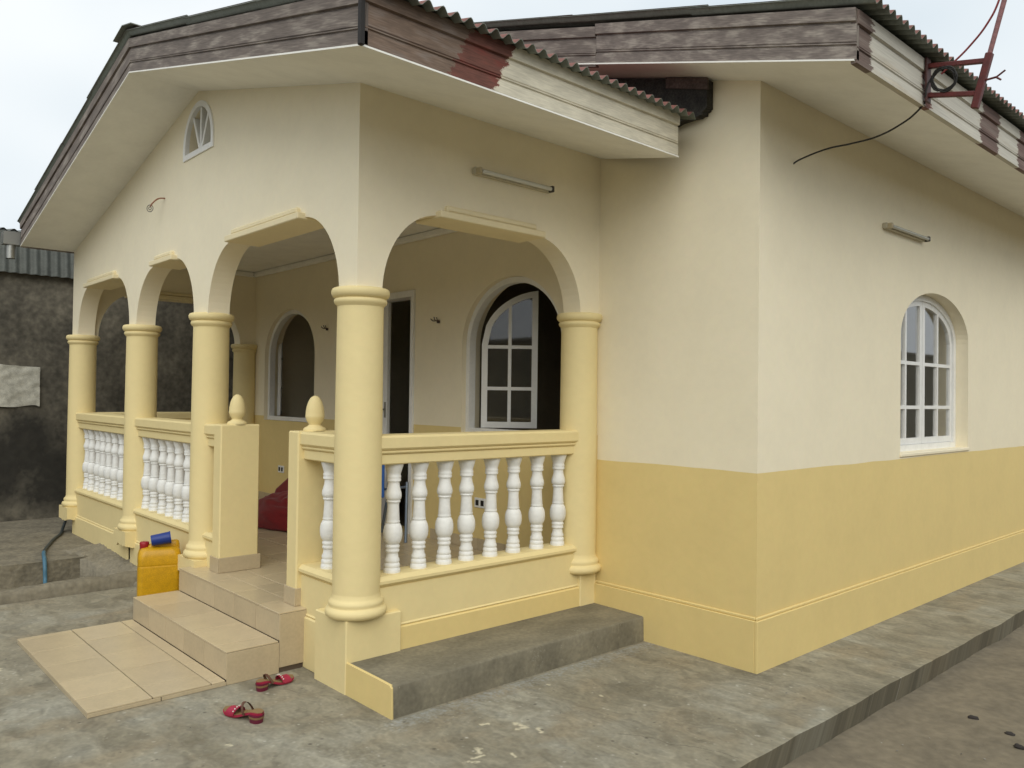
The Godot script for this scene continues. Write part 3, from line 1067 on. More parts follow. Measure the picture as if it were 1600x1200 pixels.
func make_balustrades() -> void:
	var st := mb()
	lathe(st, BAL, Vector3.ZERO, 26)
	bal_mesh = st.commit()
	# porch side
	balustrade(Vector3(-0.1, 0, -0.13), Vector3(-0.1, 0, -1.86), Vector3.RIGHT, [0.19, 0.372, 0.562, 0.738, 0.935, 1.135, 1.342, 1.54])
	# front: left bay, second bay, stub, short bay by the corner
	balustrade(Vector3(-5.55, 0, -0.1), Vector3(-3.75, 0, -0.1), Vector3.BACK, spaced(0.165, 1.7, 0.19))
	balustrade(Vector3(-3.68, 0, -0.1), Vector3(-2.2, 0, -0.1), Vector3.BACK, spaced(0.13, 1.4, 0.19))
	balustrade(Vector3(-2.13, 0, -0.1), Vector3(-1.83, 0, -0.1), Vector3.BACK, [])
	balustrade(Vector3(-0.63, 0, -0.1), Vector3(-0.12, 0, -0.1), Vector3.BACK, [0.215, 0.40])
	# left side
	balustrade(Vector3(XL + 0.1, 0, -0.14), Vector3(XL + 0.1, 0, -1.86), Vector3.LEFT, spaced(0.2, 1.6, 0.19))
	newel(-1.86, -1.735)
	newel(-0.735, -0.61)

func brushed(x0: float, x1: float, y: float) -> PackedVector2Array:
	# the hand-cut line between the two paints
	var n := noise(140, 1.1, 3)
	var out := PackedVector2Array()
	var k := int((x1 - x0) / 0.06)
	for i in k + 1:
		var x := lerpf(x0, x1, float(i) / k)
		out.append(Vector2(x, y + (0.006 * n.get_noise_2d(x, y) if i > 0 and i < k else 0.0)))
	return out

func below(line: PackedVector2Array, y0: float) -> PackedVector2Array:
	var p := line.duplicate()
	p.append(Vector2(line[line.size() - 1].x, y0))
	p.append(Vector2(line[0].x, y0))
	return p

func above(line: PackedVector2Array, rest: Array) -> PackedVector2Array:
	var p := line.duplicate()
	for q in rest:
		p.append(q)
	return p

func make_main_walls() -> void:
	var T := 0.2
	# openings in the rear porch wall (x, y)
	var wr := arch(-0.945, 0.585, 1.285, 2.03, 0.525)
	var wl := arch(-4.66, 0.60, 1.285, 2.03, 0.525)
	var door := rect(-3.25, FLOOR, -2.215, 2.56)
	var f := frame(Vector3(0, 0, ZB), Vector3.RIGHT, UP)
	var st := mb()
	slab(st, rect(XL, -0.05, -0.0, 1.335), [wr, wl, door], f, -T, 0.0)
	build("porch_dado", st, M.yellow, house)
	st = mb()
	slab(st, PackedVector2Array([Vector2(XL, 1.335), Vector2(0, 1.335), Vector2(0, main_soffit(0)), Vector2(MA, main_soffit(MA)), Vector2(XL, main_soffit(XL))]), [wr, wl, door], f, -T, 0.0)
	build("rear_porch_wall", st, M.cream, house)
	# main front, right of the porch, and the side
	st = mb()
	slab(st, below(brushed(0, XM, 1.165), -0.05), [], f, -T, 0.0)
	build("front_dado", st, M.yellow, house)
	st = mb()
	slab(st, above(brushed(0, XM, 1.165), [Vector2(XM, main_soffit(XM)), Vector2(0, main_soffit(0))]), [], f, -T, 0.0)
	build("front_wall", st, M.cream, house)
	var g := side_r(XM)
	var ws := arch(4.735, 0.725, 1.20, 2.115, 0.375)
	st = mb()
	slab(st, below(brushed(-ZB + T, 11.0, 1.165), -0.05), [], g, -T, 0.0)
	build("side_dado", st, M.yellow, house)
	st = mb()
	slab(st, above(brushed(-ZB + T, 11.0, 1.165), [Vector2(11.0, 3.492), Vector2(-ZB + T, 3.492)]), [ws], g, -T, 0.0)
	build("side_wall", st, M.cream, house)
	# plinth strip with a small rounded ledge
	st = mb()
	bx(st, XM + 0.0005, XM + 0.02, -0.05, 0.302, -11.0, ZB + 0.02, 0.003)
	bx(st, XM + 0.0005, XM + 0.012, 0.302, 0.322, -11.0, ZB + 0.012, 0.005)
	bx(st, 0.0, XM + 0.0, -0.05, 0.302, ZB + 0.0005, ZB + 0.02, 0.003)
	bx(st, 0.0, XM + 0.0, 0.302, 0.322, ZB + 0.0005, ZB + 0.012, 0.005)
	build("plinth_strip", st, M.yellow, house)
	# closed rooms behind
	st = mb()
	bx(st, XL, XL + T, -0.05, main_soffit(XL), -11.0, ZB - T, 0.0)
	bx(st, XL, XM, -0.05, 3.4, -11.2, -11.0, 0.0)
	build("rear_wall", st, M.cream, house)
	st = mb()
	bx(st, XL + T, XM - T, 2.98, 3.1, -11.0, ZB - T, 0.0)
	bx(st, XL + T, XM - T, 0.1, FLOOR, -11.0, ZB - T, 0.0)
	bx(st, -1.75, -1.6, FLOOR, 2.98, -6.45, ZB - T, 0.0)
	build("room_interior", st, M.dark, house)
	st = mb()
	bx(st, XL + T, XM - T, FLOOR, 2.98, -6.6, -6.45, 0.0)
	build("room_partition", st, M.cream, house)

# frame lining of an arched opening: ring between outline o and the same inset by w
func lining(o: PackedVector2Array, w: float, f: Transform3D, d0: float, d1: float, m: Material, called := "window") -> Node:
	var inner := Geometry2D.offset_polygon(o, -w, Geometry2D.JOIN_MITER)
	var st := mb()
	slab(st, o, [inner[0]], f, d0, d1)
	return build(called, st, m, house)

# a casement leaf: hinged at `at` (sill level), running along ux for width w; head height over the leaf by top(x in 0..w)
func leaf(parent: Node, at: Vector3, ux: Vector3, w: float, top: Callable, rows: Array, depth := 0.035) -> void:
	var f := frame(at, ux, UP)
	var o := PackedVector2Array([Vector2(0, 0), Vector2(w, 0)])
	for i in 15:
		var x := w * (1.0 - i / 14.0)
		o.append(Vector2(x, top.call(x)))
	var inner: PackedVector2Array = Geometry2D.offset_polygon(o, -0.05, Geometry2D.JOIN_MITER)[0]
	var cells: Array = []
	var xs := [-0.1, w / 2 - 0.014, w / 2 + 0.014, w + 0.1]
	var ys: Array = [-0.1]
	for y in rows:
		ys.append(y - 0.014)
		ys.append(y + 0.014)
	ys.append(9.0)
	for i in 2:
		for j in rows.size() + 1:
			for p in Geometry2D.intersect_polygons(inner, rect(xs[i * 2], ys[j * 2] if j > 0 else -0.1, xs[i * 2 + 1], ys[j * 2 + 1])):
				if absf(area(p)) > 0.0006:
					cells.append(p)
	# the sash is the outline less its cells; cells are cut at the centre of each column
	var st := mb()
	slab(st, o, cells, f, -depth / 2, depth / 2)
	build("sash", st, M.white, parent)
	for c in cells:
		st = mb()
		var g: PackedVector2Array = Geometry2D.offset_polygon(c, 0.006)[0]
		slab(st, g, [], f, -0.002, 0.002)
		build("pane", st, M.glass, parent)

func ellipse_top(hw: float, ys: float, rise: float, gap: float) -> Callable:
	# head height above the sill line for a leaf of width hw whose high end is at x = hw (middle of the window)
	return func(x: float) -> float:
		var u := clampf(1.0 - x / hw, 0.0, 1.0)
		return ys + rise * sqrt(maxf(0.0, 1.0 - u * u)) - gap

func make_openings() -> void:
	var f := frame(Vector3(0, 0, ZB), Vector3.RIGHT, UP)
	# right porch window: left leaf swung in, right leaf away in the dark
	var o := arch(-0.945, 0.583, 1.287, 2.03, 0.523)
	var w := lining(o, 0.045, f, -0.11, -0.045, M.white)
	w.set_meta("label", "arched porch window with its left leaf swung inwards")
	var a := deg_to_rad(46)
	leaf(w, Vector3(-1.40, 1.335, ZB - 0.11), Vector3(cos(a), 0, -sin(a)), 0.47, ellipse_top(0.54, 0.70, 0.46, 0.0), [0.33, 0.68])
	a = deg_to_rad(95)
	leaf(w, Vector3(-0.41, 1.335, ZB - 0.13), Vector3(-cos(a), 0, -sin(a)), 0.47, ellipse_top(0.54, 0.70, 0.46, 0.0), [0.33, 0.68])
	# left porch window, both leaves open
	o = arch(-4.66, 0.598, 1.287, 2.03, 0.523)
	w = lining(o, 0.045, f, -0.11, -0.045, M.white)
	w.set_meta("label", "arched porch window at the left, both leaves open on a dark room")
	a = deg_to_rad(150)
	leaf(w, Vector3(-5.20, 1.335, ZB - 0.16), Vector3(cos(a), 0, -sin(a)), 0.47, ellipse_top(0.54, 0.70, 0.46, 0.0), [0.33, 0.68])
	a = deg_to_rad(95)
	leaf(w, Vector3(-4.13, 1.335, ZB - 0.11), Vector3(-cos(a), 0, -sin(a)), 0.47, ellipse_top(0.54, 0.70, 0.46, 0.0), [0.33, 0.68])
	# door: frame, one closed leaf with its lock, the other leaf folded in
	var st := mb()
	var dr := rect(-3.248, FLOOR, -2.217, 2.558)
	slab(st, dr, [rect(-3.19, FLOOR - 0.1, -2.262, 2.5)], f, -0.14, 0.02)
	var d := build("door", st, M.white, house)
	st = mb()
	bx(st, -3.188, -2.765, FLOOR + 0.01, 2.497, ZB - 0.11, ZB - 0.07, 0.004)
	bx(st, -3.12, -2.83, 1.2, 2.38, ZB - 0.068, ZB - 0.06, 0.004)
	bx(st, -3.12, -2.83, 0.48, 1.1, ZB - 0.068, ZB - 0.06, 0.004)
	build("door_leaf", st, M.white, d)
	st = mb()
	bx(st, -2.31, -2.27, FLOOR + 0.01, 2.497, ZB - 0.66, ZB - 0.15, 0.004)
	build("door_leaf", st, M.white, d)
	st = mb()
	bx(st, -2.795, -2.775, 1.38, 1.53, ZB - 0.069, ZB - 0.06, 0.002)
	tube(st, [Vector3(-2.785, 1.46, ZB - 0.06), Vector3(-2.785, 1.46, ZB - 0.02), Vector3(-2.88, 1.455, ZB - 0.015)], 0.008)
	build("door_handle", st, M.metal, d)
	# side window, closed
	var g := side_r(XM)
	o = arch(4.735, 0.723, 1.202, 2.115, 0.373)
	w = lining(o, 0.05, g, -0.16, -0.10, M.white)
	w.set_meta("label", "closed arched side window with two white leaves of six panes")
	var tp := ellipse_top(0.672, 0.865, 0.325, 0.0)
	leaf(w, Vector3(XM - 0.13, 1.254, -(4.735 - 0.67)), Vector3(0, 0, -1), 0.667, tp, [0.30, 0.66], 0.03)
	leaf(w, Vector3(XM - 0.13, 1.254, -(4.735 + 0.67)), Vector3(0, 0, 1), 0.667, tp, [0.30, 0.66], 0.03)
	st = mb()
	bx(st, XM - 0.115, XM + 0.012, 1.176, 1.203, -5.47, -4.0, 0.005)
	build("sill", st, M.cream, w)
	# fanlight in the porch gable: white surround, deep bars fanning from the middle of the sill
	var ff := fac()
	var fo := arch(-2.27, 0.29, 3.385, 3.47, 0.315, 24)
	var fi := arch(-2.27, 0.249, 3.426, 3.47, 0.274, 24)
	st = mb()
	slab(st, fo, [fi], ff, -0.02, 0.012)
	w = build("gable_fanlight", st, M.white, house)
	for k in [[-0.145, 0.62], [0.0, 1.0], [0.145, 0.62]]:
		st = mb()
		var p0 := Vector3(-2.27 + k[0] * 0.1, 3.425, -0.06)
		var top := Vector3(-2.27 + k[0], 3.47 + 0.274 * sqrt(1.0 - pow(k[0] / 0.249, 2)), -0.06)
		var dir := (top - p0).normalized()
		var bas := Basis(dir.cross(Vector3.BACK), dir, Vector3.BACK)
		box(st, (p0 + top) / 2, Vector3(0.026, p0.distance_to(top), 0.1), 0.003, bas)
		build("glazing_bar", st, M.white, w)
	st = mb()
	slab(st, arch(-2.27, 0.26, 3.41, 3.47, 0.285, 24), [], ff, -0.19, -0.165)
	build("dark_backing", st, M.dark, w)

func make_porch_floor() -> void:
	# a screed with its own tiles, recessed joints
	var st := mb()
	bx(st, XL + 0.17, -0.18, 0.0, FLOOR - 0.009, ZB, -0.18, 0.0)
	bx(st, -1.735, -0.735, 0.0, FLOOR - 0.0095, -0.18, -0.02, 0.0)
	var fl := build("porch_floor", st, M.grout, house)
	var s := 0.325
	var tm := mb()
	box(tm, Vector3.ZERO, Vector3(s - 0.006, 0.009, s - 0.006), 0.002)
	var mesh := tm.commit()
	var rng := RandomNumberGenerator.new()
	rng.seed = 12
	for i in 17:
		for j in 6:
			var x := -0.35 - i * s
			var z := -0.02 - 0.16 - s / 2 - j * s
			if x - s / 2 < XL + 0.15 or z - s / 2 < ZB - 0.2:
				continue
			shared("tile", mesh, M.tiles[rng.randi() % 4], fl, Transform3D(Basis.IDENTITY, Vector3(x, FLOOR - 0.0047 + rng.randf_range(-0.0006, 0.0006), z)))
	for i in 4:   # threshold row between the newels
		tm = mb()
		box(tm, Vector3(-0.735 - 0.002 - (i * 2 + 1) * 0.125, FLOOR - 0.005, -0.10), Vector3(0.247, 0.009, 0.156), 0.0015)
		build("tile", tm, M.tiles[i % 4], fl)
	var x := XL + 0.18
	while x < -0.3:   # skirting along the rear wall
		var x1 := minf(x + 0.321, -0.2)
		if x1 < -3.26 or x > -2.21:
			tm = mb()
			bx(tm, x, x1, FLOOR, FLOOR + 0.09, ZB + 0.0005, ZB + 0.011, 0.002)
			build("skirting_tile", tm, M.tiles[rng.randi() % 4], fl)
		x += 0.325

# fascia profile heights for a board h tall
func fascia(h: float) -> Array:
	return [Vector2(0, 0), Vector2(0, h * 0.24), Vector2(-0.0055, h * 0.255), Vector2(-0.0055, h * 0.28), Vector2(0.002, h * 0.295), Vector2(0.002, h * 0.315), Vector2(-0.006, h * 0.33), Vector2(-0.001, h * 0.35), Vector2(-0.001, h * 0.69), Vector2(-0.0055, h * 0.705), Vector2(-0.0055, h * 0.73), Vector2(0.010, h * 0.745), Vector2(0.012, h)]

func make_roofs() -> void:
	var brown := Color(0.44, 0.398, 0.37)
	var pale := Color(0.53, 0.50, 0.465)
	var redb := Color(0.42, 0.26, 0.22)
	var rust := Color(0.465, 0.39, 0.335)
	var cream := Color(0.80, 0.775, 0.70)
	var grime := Color(0.60, 0.565, 0.50)
	var zf := 0.49
	var H := 0.235
	# porch soffit, two sloping planes
	var st := mb()
	var f := frame(Vector3(0, 0, 0), Vector3.RIGHT, UP)
	slab(st, PackedVector2Array([Vector2(AP.x, AP.y), Vector2(ER.x + 0.004, ER.y), Vector2(ER.x + 0.004, ER.y + 0.0085), Vector2(AP.x, AP.y + 0.0085), Vector2(EL.x + 0.01, EL.y + 0.0085), Vector2(EL.x + 0.01, EL.y)]), [], f, -1.768, zf + 0.005)
	slab(st, PackedVector2Array([Vector2(AP.x, AP.y + 0.001), Vector2(0.05, porch_soffit(0.05) + 0.001), Vector2(0.05, porch_soffit(0.05) + 0.008), Vector2(AP.x, AP.y + 0.008), Vector2(EL.x + 0.012, EL.y + 0.008), Vector2(EL.x + 0.012, EL.y + 0.001)]), [], f, ZB + 0.001, -1.768)
	for dy in [0.0, 0.008]:   # the tapering end towards the main wall
		var nn := Vector3(0, -1.0 if dy == 0.0 else 1.0, 0)
		tri(st, Vector3(0.045, porch_soffit(0.045) + dy + 0.0005, -1.767), Vector3(0.805, porch_soffit(0.805) + dy + 0.0005, -1.767), Vector3(0.045, porch_soffit(0.045) + dy + 0.0005, ZB + 0.001), nn, nn, nn)
	quad(st, Vector3(0.805, porch_soffit(0.805), -1.767), Vector3(0.045, porch_soffit(0.045), ZB + 0.001), Vector3(0.045, porch_soffit(0.045) + 0.0085, ZB + 0.001), Vector3(0.805, porch_soffit(0.805) + 0.0085, -1.767), Vector3(0.25, 0, -0.97))
	build("porch_soffit", st, M.soffit, house)
	# porch roof: barge boards, eave fascia, sheets, ridge cap
	st = mb()
	moulding(st, fascia(H), Vector3(ER.x, ER.y + 0.009, zf), Vector3(AP.x, AP.y + 0.009, zf), Vector3.BACK)
	var pr := build("porch_roof", st, board("weathered_barge", 201, [[1.0, brown, 0.35, pale]]), house)
	st = mb()
	moulding(st, fascia(H), Vector3(AP.x, AP.y + 0.009, zf), Vector3(EL.x, EL.y + 0.009, zf), Vector3.BACK)
	build("barge_board", st, board("weathered_barge_left", 203, [[1.0, brown, 0.3, pale]]), pr)
	st = mb()
	moulding(st, fascia(0.25), Vector3(ER.x, ER.y + 0.0125, zf - 0.005), Vector3(ER.x, ER.y + 0.0125, -1.765), Vector3.RIGHT)
	build("eave_fascia", st, board("half_painted_fascia", 205, [[0.235, rust, 0.35, brown], [0.36, redb, 0.2, Color(0.42, 0.2, 0.17)], [1.0, cream, -0.12, grime]], 14.0, 60.0), pr)
	st = mb()
	moulding(st, fascia(0.25), Vector3(EL.x, EL.y - 0.006, -1.9), Vector3(EL.x, EL.y - 0.006, zf - 0.005), Vector3.LEFT)
	build("eave_fascia", st, board("left_fascia", 207, [[1.0, brown, 0.35, pale]]), pr)
	st = mb()
	bx(st, ER.x - 0.004, ER.x + 0.02, ER.y + 0.0, ER.y + 0.245, zf - 0.004, zf + 0.02, 0.003)
	build("corner_strip", st, plain("dark_strip", Color(0.13, 0.12, 0.115), 0.8), pr)
	sheet_roof(pr, Vector3(AP.x, AP.y + 0.275, zf + 0.03), Vector3(0, 0, -2.36), Vector3(ER.x + 0.08 - AP.x, ER.y - AP.y - 0.02, 0), 3)
	sheet_roof(pr, Vector3(AP.x, AP.y + 0.275, zf + 0.03), Vector3(0, 0, -2.36), Vector3(EL.x - 0.06 - AP.x, EL.y - AP.y - 0.02, 0), 4)
	st = mb()
	for s in [-1.0, 1.0]:
		var p := PackedVector2Array([Vector2(0, AP.y + 0.325), Vector2(0.2 * s, AP.y + 0.278), Vector2(0.2 * s, AP.y + 0.272), Vector2(0, AP.y + 0.319)])
		slab(st, p, [], frame(Vector3(AP.x, 0, 0), Vector3.RIGHT, UP), -1.8, zf + 0.06)
	build("ridge_cap", st, M.zinc, pr)
	# gutter spout on the left eave
	st = mb()
	var gx := EL.x - 0.09
	var gp := PackedVector2Array([Vector2(0.06, 0.13), Vector2(0.06, 0.0), Vector2(-0.06, 0.0), Vector2(-0.065, 0.13), Vector2(-0.06, 0.13), Vector2(-0.055, 0.006), Vector2(0.055, 0.006), Vector2(0.055, 0.13)])
	slab(st, gp, [], frame(Vector3(gx, EL.y + 0.02, 0), Vector3.RIGHT, UP), -1.9, zf + 0.14)
	slab(st, rect(-0.06, 0.0, 0.06, 0.125), [], frame(Vector3(gx, EL.y + 0.0205, 0), Vector3.RIGHT, UP), zf + 0.14, zf + 0.146)
	var gt := build("gutter", st, M.metal, pr)
	st = mb()
	lathe(st, [Vector2(0.044, -0.12), Vector2(0.044, 0.03), Vector2(0.04, 0.03), Vector2(0.04, -0.12)], Vector3(gx + 0.0, EL.y + 0.0, zf + 0.07), 20)
	build("spout", st, M.metal, gt)

	# main roof
	var zm := -1.6
	var xe := 1.99
	st = mb()
	var me := func(x: float) -> float: return main_soffit(x)
	slab(st, PackedVector2Array([Vector2(MA, me.call(MA)), Vector2(xe - 0.01, me.call(xe - 0.01)), Vector2(xe - 0.01, me.call(xe - 0.01) + 0.0085), Vector2(MA, me.call(MA) + 0.0085), Vector2(-6.4, me.call(-6.4) + 0.0085), Vector2(-6.4, me.call(-6.4))]), [], f, -11.4, zm + 0.005)
	build("main_soffit", st, M.soffit, house)
	st = mb()
	moulding(st, fascia(0.255), Vector3(xe, me.call(xe) + 0.009, zm), Vector3(0.272, me.call(0.272) + 0.009, zm), Vector3.BACK)
	var mr := build("main_roof", st, board("main_barge", 211, [[1.0, Color(0.47, 0.43, 0.405), 0.4, Color(0.55, 0.52, 0.485)]]), house)
	st = mb()
	moulding(st, fascia(0.26), Vector3(0.267, me.call(0.267) - 0.012, zm - 0.004), Vector3(MA, me.call(MA) - 0.004, zm - 0.004), Vector3.BACK)
	build("barge_board", st, board("main_barge_far", 212, [[1.0, Color(0.44, 0.40, 0.375), 0.35, Color(0.53, 0.50, 0.465)]]), mr)
	st = mb()
	moulding(st, fascia(0.255), Vector3(MA, me.call(MA) - 0.004, zm), Vector3(-6.4, me.call(-6.4) - 0.004, zm), Vector3.BACK)
	build("barge_board", st, board("main_barge_left", 213, [[1.0, brown, 0.4, pale]]), mr)
	st = mb()
	var L := 9.4
	moulding(st, fascia(0.26), Vector3(xe, me.call(xe) - 0.006, zm - 0.005), Vector3(xe, me.call(xe) - 0.006, zm - L), Vector3.RIGHT)
	var wht := Color(0.76, 0.745, 0.70)
	build("eave_fascia", st, board("patched_fascia", 215, [[0.155 / L, Color(0.40, 0.335, 0.305), 0.3, brown], [0.84 / L, wht, 0.16, grime], [0.93 / L, redb, 0.2, brown], [1.78 / L, wht, 0.16, grime], [2.12 / L, Color(0.43, 0.345, 0.315), 0.25, brown], [2.55 / L, wht, 0.16, grime], [2.75 / L, Color(0.43, 0.345, 0.315), 0.25, brown], [1.0, wht, 0.16, grime]], 6.0), mr)
	sheet_roof(mr, Vector3(MA, me.call(MA) + 0.30, zm + 0.03), Vector3(0, 0, -9.8), Vector3(xe + 0.095 - MA, me.call(xe) - me.call(MA) - 0.022, 0), 4)
	sheet_roof(mr, Vector3(MA, me.call(MA) + 0.30, zm + 0.03), Vector3(0, 0, -9.8), Vector3(-6.45 - MA, me.call(-6.45) - me.call(MA), 0), 4)
	st = mb()
	for s in [-1.0, 1.0]:
		var p := PackedVector2Array([Vector2(0, 0.05), Vector2(0.2 * s, -0.005), Vector2(0.2 * s, -0.011), Vector2(0, 0.044)])
		slab(st, p, [], frame(Vector3(MA, me.call(MA) + 0.3, 0), Vector3.RIGHT, UP), -11.4, zm + 0.06)
	build("ridge_cap", st, M.zinc, mr)
	# sooty end of the old valley boards under the main eave
	st = mb()
	var y0: float = me.call(0.925)
	var vb := PackedVector2Array([Vector2(-0.6, me.call(-0.6) - 0.012), Vector2(-0.6, me.call(-0.6) - 0.45), Vector2(0.6, 3.335), Vector2(0.711, 3.362), Vector2(0.80, 3.365)])
	vb.append_array(PackedVector2Array([Vector2(0.851, 3.36), Vector2(0.872, 3.368), Vector2(0.89, 3.366), Vector2(0.893, 3.385), Vector2(0.912, 3.39), Vector2(0.915, 3.40), Vector2(0.924, 3.402), Vector2(0.923, 3.45), Vector2(0.925, y0 - 0.012)]))
	slab(st, vb, [], f, ZB + 0.001, -1.90)
	var blk := surf("sooty_board", Color(0.27, 0.26, 0.235), 0.3, 0.9, 0.6, 0.5, 81, 0.4)
	var v := build("valley_board", st, blk, house)
	st = mb()
	slab(st, PackedVector2Array([Vector2(0.935, me.call(0.935) - 0.006), Vector2(0.935, me.call(0.935) - 0.075), Vector2(0.62, me.call(0.62) - 0.075), Vector2(0.62, me.call(0.62) - 0.006)]), [], f, -1.90, -1.885)
	build("trim_board", st, M.wood, v)

func sheet_roof(parent: Node, ridge: Vector3, along: Vector3, fall: Vector3, courses: int) -> void:
	# overlapping courses of corrugated sheet, each lower course tucked under the one above
	for k in courses:
		var a := float(k) / courses
		var b := minf(float(k + 1) / courses + 0.03, 1.0)
		var st := mb()
		var lift := 0.006 * (courses - 1 - k)
		var o := ridge + fall * a + along.normalized() * (0.006 * (k % 2))
		corrugated(st, o, along, fall * (b - a), 0.08, 0.016, lift)
		var s := build("roof_sheet", st, M.zinc_top, parent)
		st = mb()
		corrugated(st, o, along, fall * (b - a), 0.08, 0.016, lift - 0.0036, -1.0, 0.0, 0.0036)
		build("sheet_underside", st, M.zinc, parent)

# ---------------------------------------------------------------- steps
func make_steps() -> void:
	var x0 := -2.085
	var x1 := -0.526
	var t := thing("entrance_steps", Vector3.ZERO, "beige tiled entrance steps with a flat tiled landing in the yard", "steps")
	var g := 0.008
	var st := mb()
	bx(st, x0 + g, x1 - g, -0.05, FLOOR - 0.009, -0.02, 0.1536 - g, 0.0)
	bx(st, x0 + g, x1 - g, -0.05, 0.1835 - 0.009, 0.1536 - g, 0.4616 - g, 0.0)
	bx(st, x0 + g, x1 - g, -0.05, 0.03 - 0.009, 0.4616 - g, 1.151 - g, 0.0)
	build("mortar_core", st, M.grout, t)
	var rng := RandomNumberGenerator.new()
	rng.seed = 3
	var w := (x1 - x0) / 5.0
	# risers
	for e in [[0.1536, 0.1835, FLOOR], [0.4616, 0.03, 0.1835]]:
		for i in 5:
			st = mb()
			bx(st, x0 + i * w + 0.0026, x0 + (i + 1) * w - 0.0026, e[1] + 0.001, e[2] - 0.011, e[0] - g, e[0] - 0.0005, 0.0015)
			build("riser_tile", st, M.tiles[rng.randi() % 4], t)
	st = mb()
	for i in 5:
		st = mb()
		bx(st, x0 + i * w + 0.0026, x0 + (i + 1) * w - 0.0026, -0.01, 0.02, 1.151 - g, 1.1505, 0.0015)
		build("riser_tile", st, M.tiles[rng.randi() % 4], t)
	# treads and landing: rows [z0, z1, y, first joint, width]
	for r in [[-0.022, 0.1536, FLOOR, 0.22, 0.36], [0.1536, 0.4616, 0.1835, 0.34, 0.36], [0.4616, 0.54, 0.03, 0.16, 0.325], [0.54, 0.845, 0.03, 0.33, 0.345], [0.845, 1.151, 0.03, 0.05, 0.323]]:
		var xs: Array = [x0]
		var x: float = x0 + r[3]
		while x < x1 - 0.03:
			xs.append(x)
			x += r[4]
		xs.append(x1)
		for i in xs.size() - 1:
			st = mb()
			bx(st, xs[i] + 0.0028, xs[i + 1] - 0.0028, r[2] - 0.0095, r[2] + rng.randf_range(-0.0006, 0.0006), r[0] + 0.0028, r[1] - (0.0028 if r[1] != 0.1536 and r[1] != 0.4616 and r[1] != 1.151 else -0.002), 0.0018)
			build("tread_tile", st, M.tiles[rng.randi() % 4], t)
	# side faces
	for e in [[-0.02, 0.150, 0.03, FLOOR - 0.011], [0.150, 0.458, 0.001, 0.1835 - 0.011], [0.458, 0.80, 0.001, 0.02], [0.803, 1.148, 0.001, 0.02]]:
		for s in [x0, x1]:
			st = mb()
			if s == x1:
				bx(st, x1 - g, x1 - 0.0005, e[2], e[3], e[0] + 0.001, e[1] - 0.001, 0.0015)
			else:
				bx(st, x0 + 0.0005, x0 + g, e[2], e[3], e[0] + 0.001, e[1] - 0.001, 0.0015)
			build("side_tile", st, M.tiles[1], t)

func make_ledge() -> void:
	var st := mb()
	# bench slab along the porch side: worn arris, concave trowelled faces
	var z0 := 0.026
	var z1 := ZB + 0.021
	var n := 40
	var nn := noise(91, 2.5, 4)
	var sec := func(z: float) -> Array:
		var j := nn.get_noise_2d(z * 1.6, 1.0)
		var k := nn.get_noise_2d(z * 5.0, 7.0)
		return [Vector3(0.444 + j * 0.005, -0.03, z), Vector3(0.441 + j * 0.005, 0.07, z), Vector3(0.438 + j * 0.003, 0.15, z), Vector3(0.435 + k * 0.004, 0.157 + k * 0.001, z), Vector3(0.426 + k * 0.002, 0.1605, z), Vector3(0.2, 0.163 + j * 0.003, z), Vector3(-0.01, 0.164, z)]
	for i in n:
		var a: Array = sec.call(lerpf(z0, z1, float(i) / n))
		var b: Array = sec.call(lerpf(z0, z1, float(i + 1) / n))
		for k in 6:
			for t in [a[k], b[k], b[k + 1], a[k], b[k + 1], a[k + 1]]:
				st.add_vertex(t)
	st.generate_normals()
	var o := build("concrete_ledge", st, M.bench)
	tag(o, "grey concrete ledge along the foot of the porch side wall", "ledge")
	st = mb()
	# its yellow painted end
	var yo := PackedVector2Array([Vector2(0.012, -0.03), Vector2(0.444, -0.03), Vector2(0.441, 0.07), Vector2(0.438, 0.15), Vector2(0.424, 0.161), Vector2(0.3, 0.1645), Vector2(0.16, 0.166), Vector2(0.012, 0.168)])
	slab(st, yo, [], fac(), 0.018, 0.0365)
	build("painted_end", st, M.yellow, o)

# ---------------------------------------------------------------- small things
func pts(a: Array) -> Array:
	var out: Array = []
	for p in a:
		out.append(Vector3(p[0], p[1], p[2]))
	return out

func tube_light(at: Vector3, along: Vector3, out: Vector3, L: float, label: String, dull: bool) -> void:
	var t := thing("tube_light", at, label, "wall light", "tube lights on the outer walls")
	var bas := Basis(along, UP, along.cross(UP))
	if bas.z.dot(out) < 0:
		bas = Basis(-along, UP, out)
	var st := mb()
	box(st, bas.z * 0.017, Vector3(L, 0.042, 0.034), 0.004, bas)
	build("batten", st, surf("aged_batten", Color(0.80, 0.77, 0.68), 0.08, 0.5, 0.4, 0.0, 301, 0.15), t)
	st = mb()
	tube(st, [bas * Vector3(-L / 2 + 0.035, -0.006, 0.058), bas * Vector3(L / 2 - 0.035, -0.006, 0.058)], 0.013, 14)
	build("tube", st, plain("tube_glass", Color(0.80, 0.80, 0.77) if not dull else Color(0.70, 0.70, 0.66), 0.2), t)
	for s in [-1.0, 1.0]:
		st = mb()
		box(st, bas * Vector3(s * (L / 2 - 0.02), -0.004, 0.049), Vector3(0.024, 0.04, 0.042), 0.005, bas)
		build("lamp_holder", st, plain("holder_cream", Color(0.72, 0.67, 0.55), 0.5) if s < 0 else plain("holder_dark", Color(0.25, 0.23, 0.2), 0.5), t)

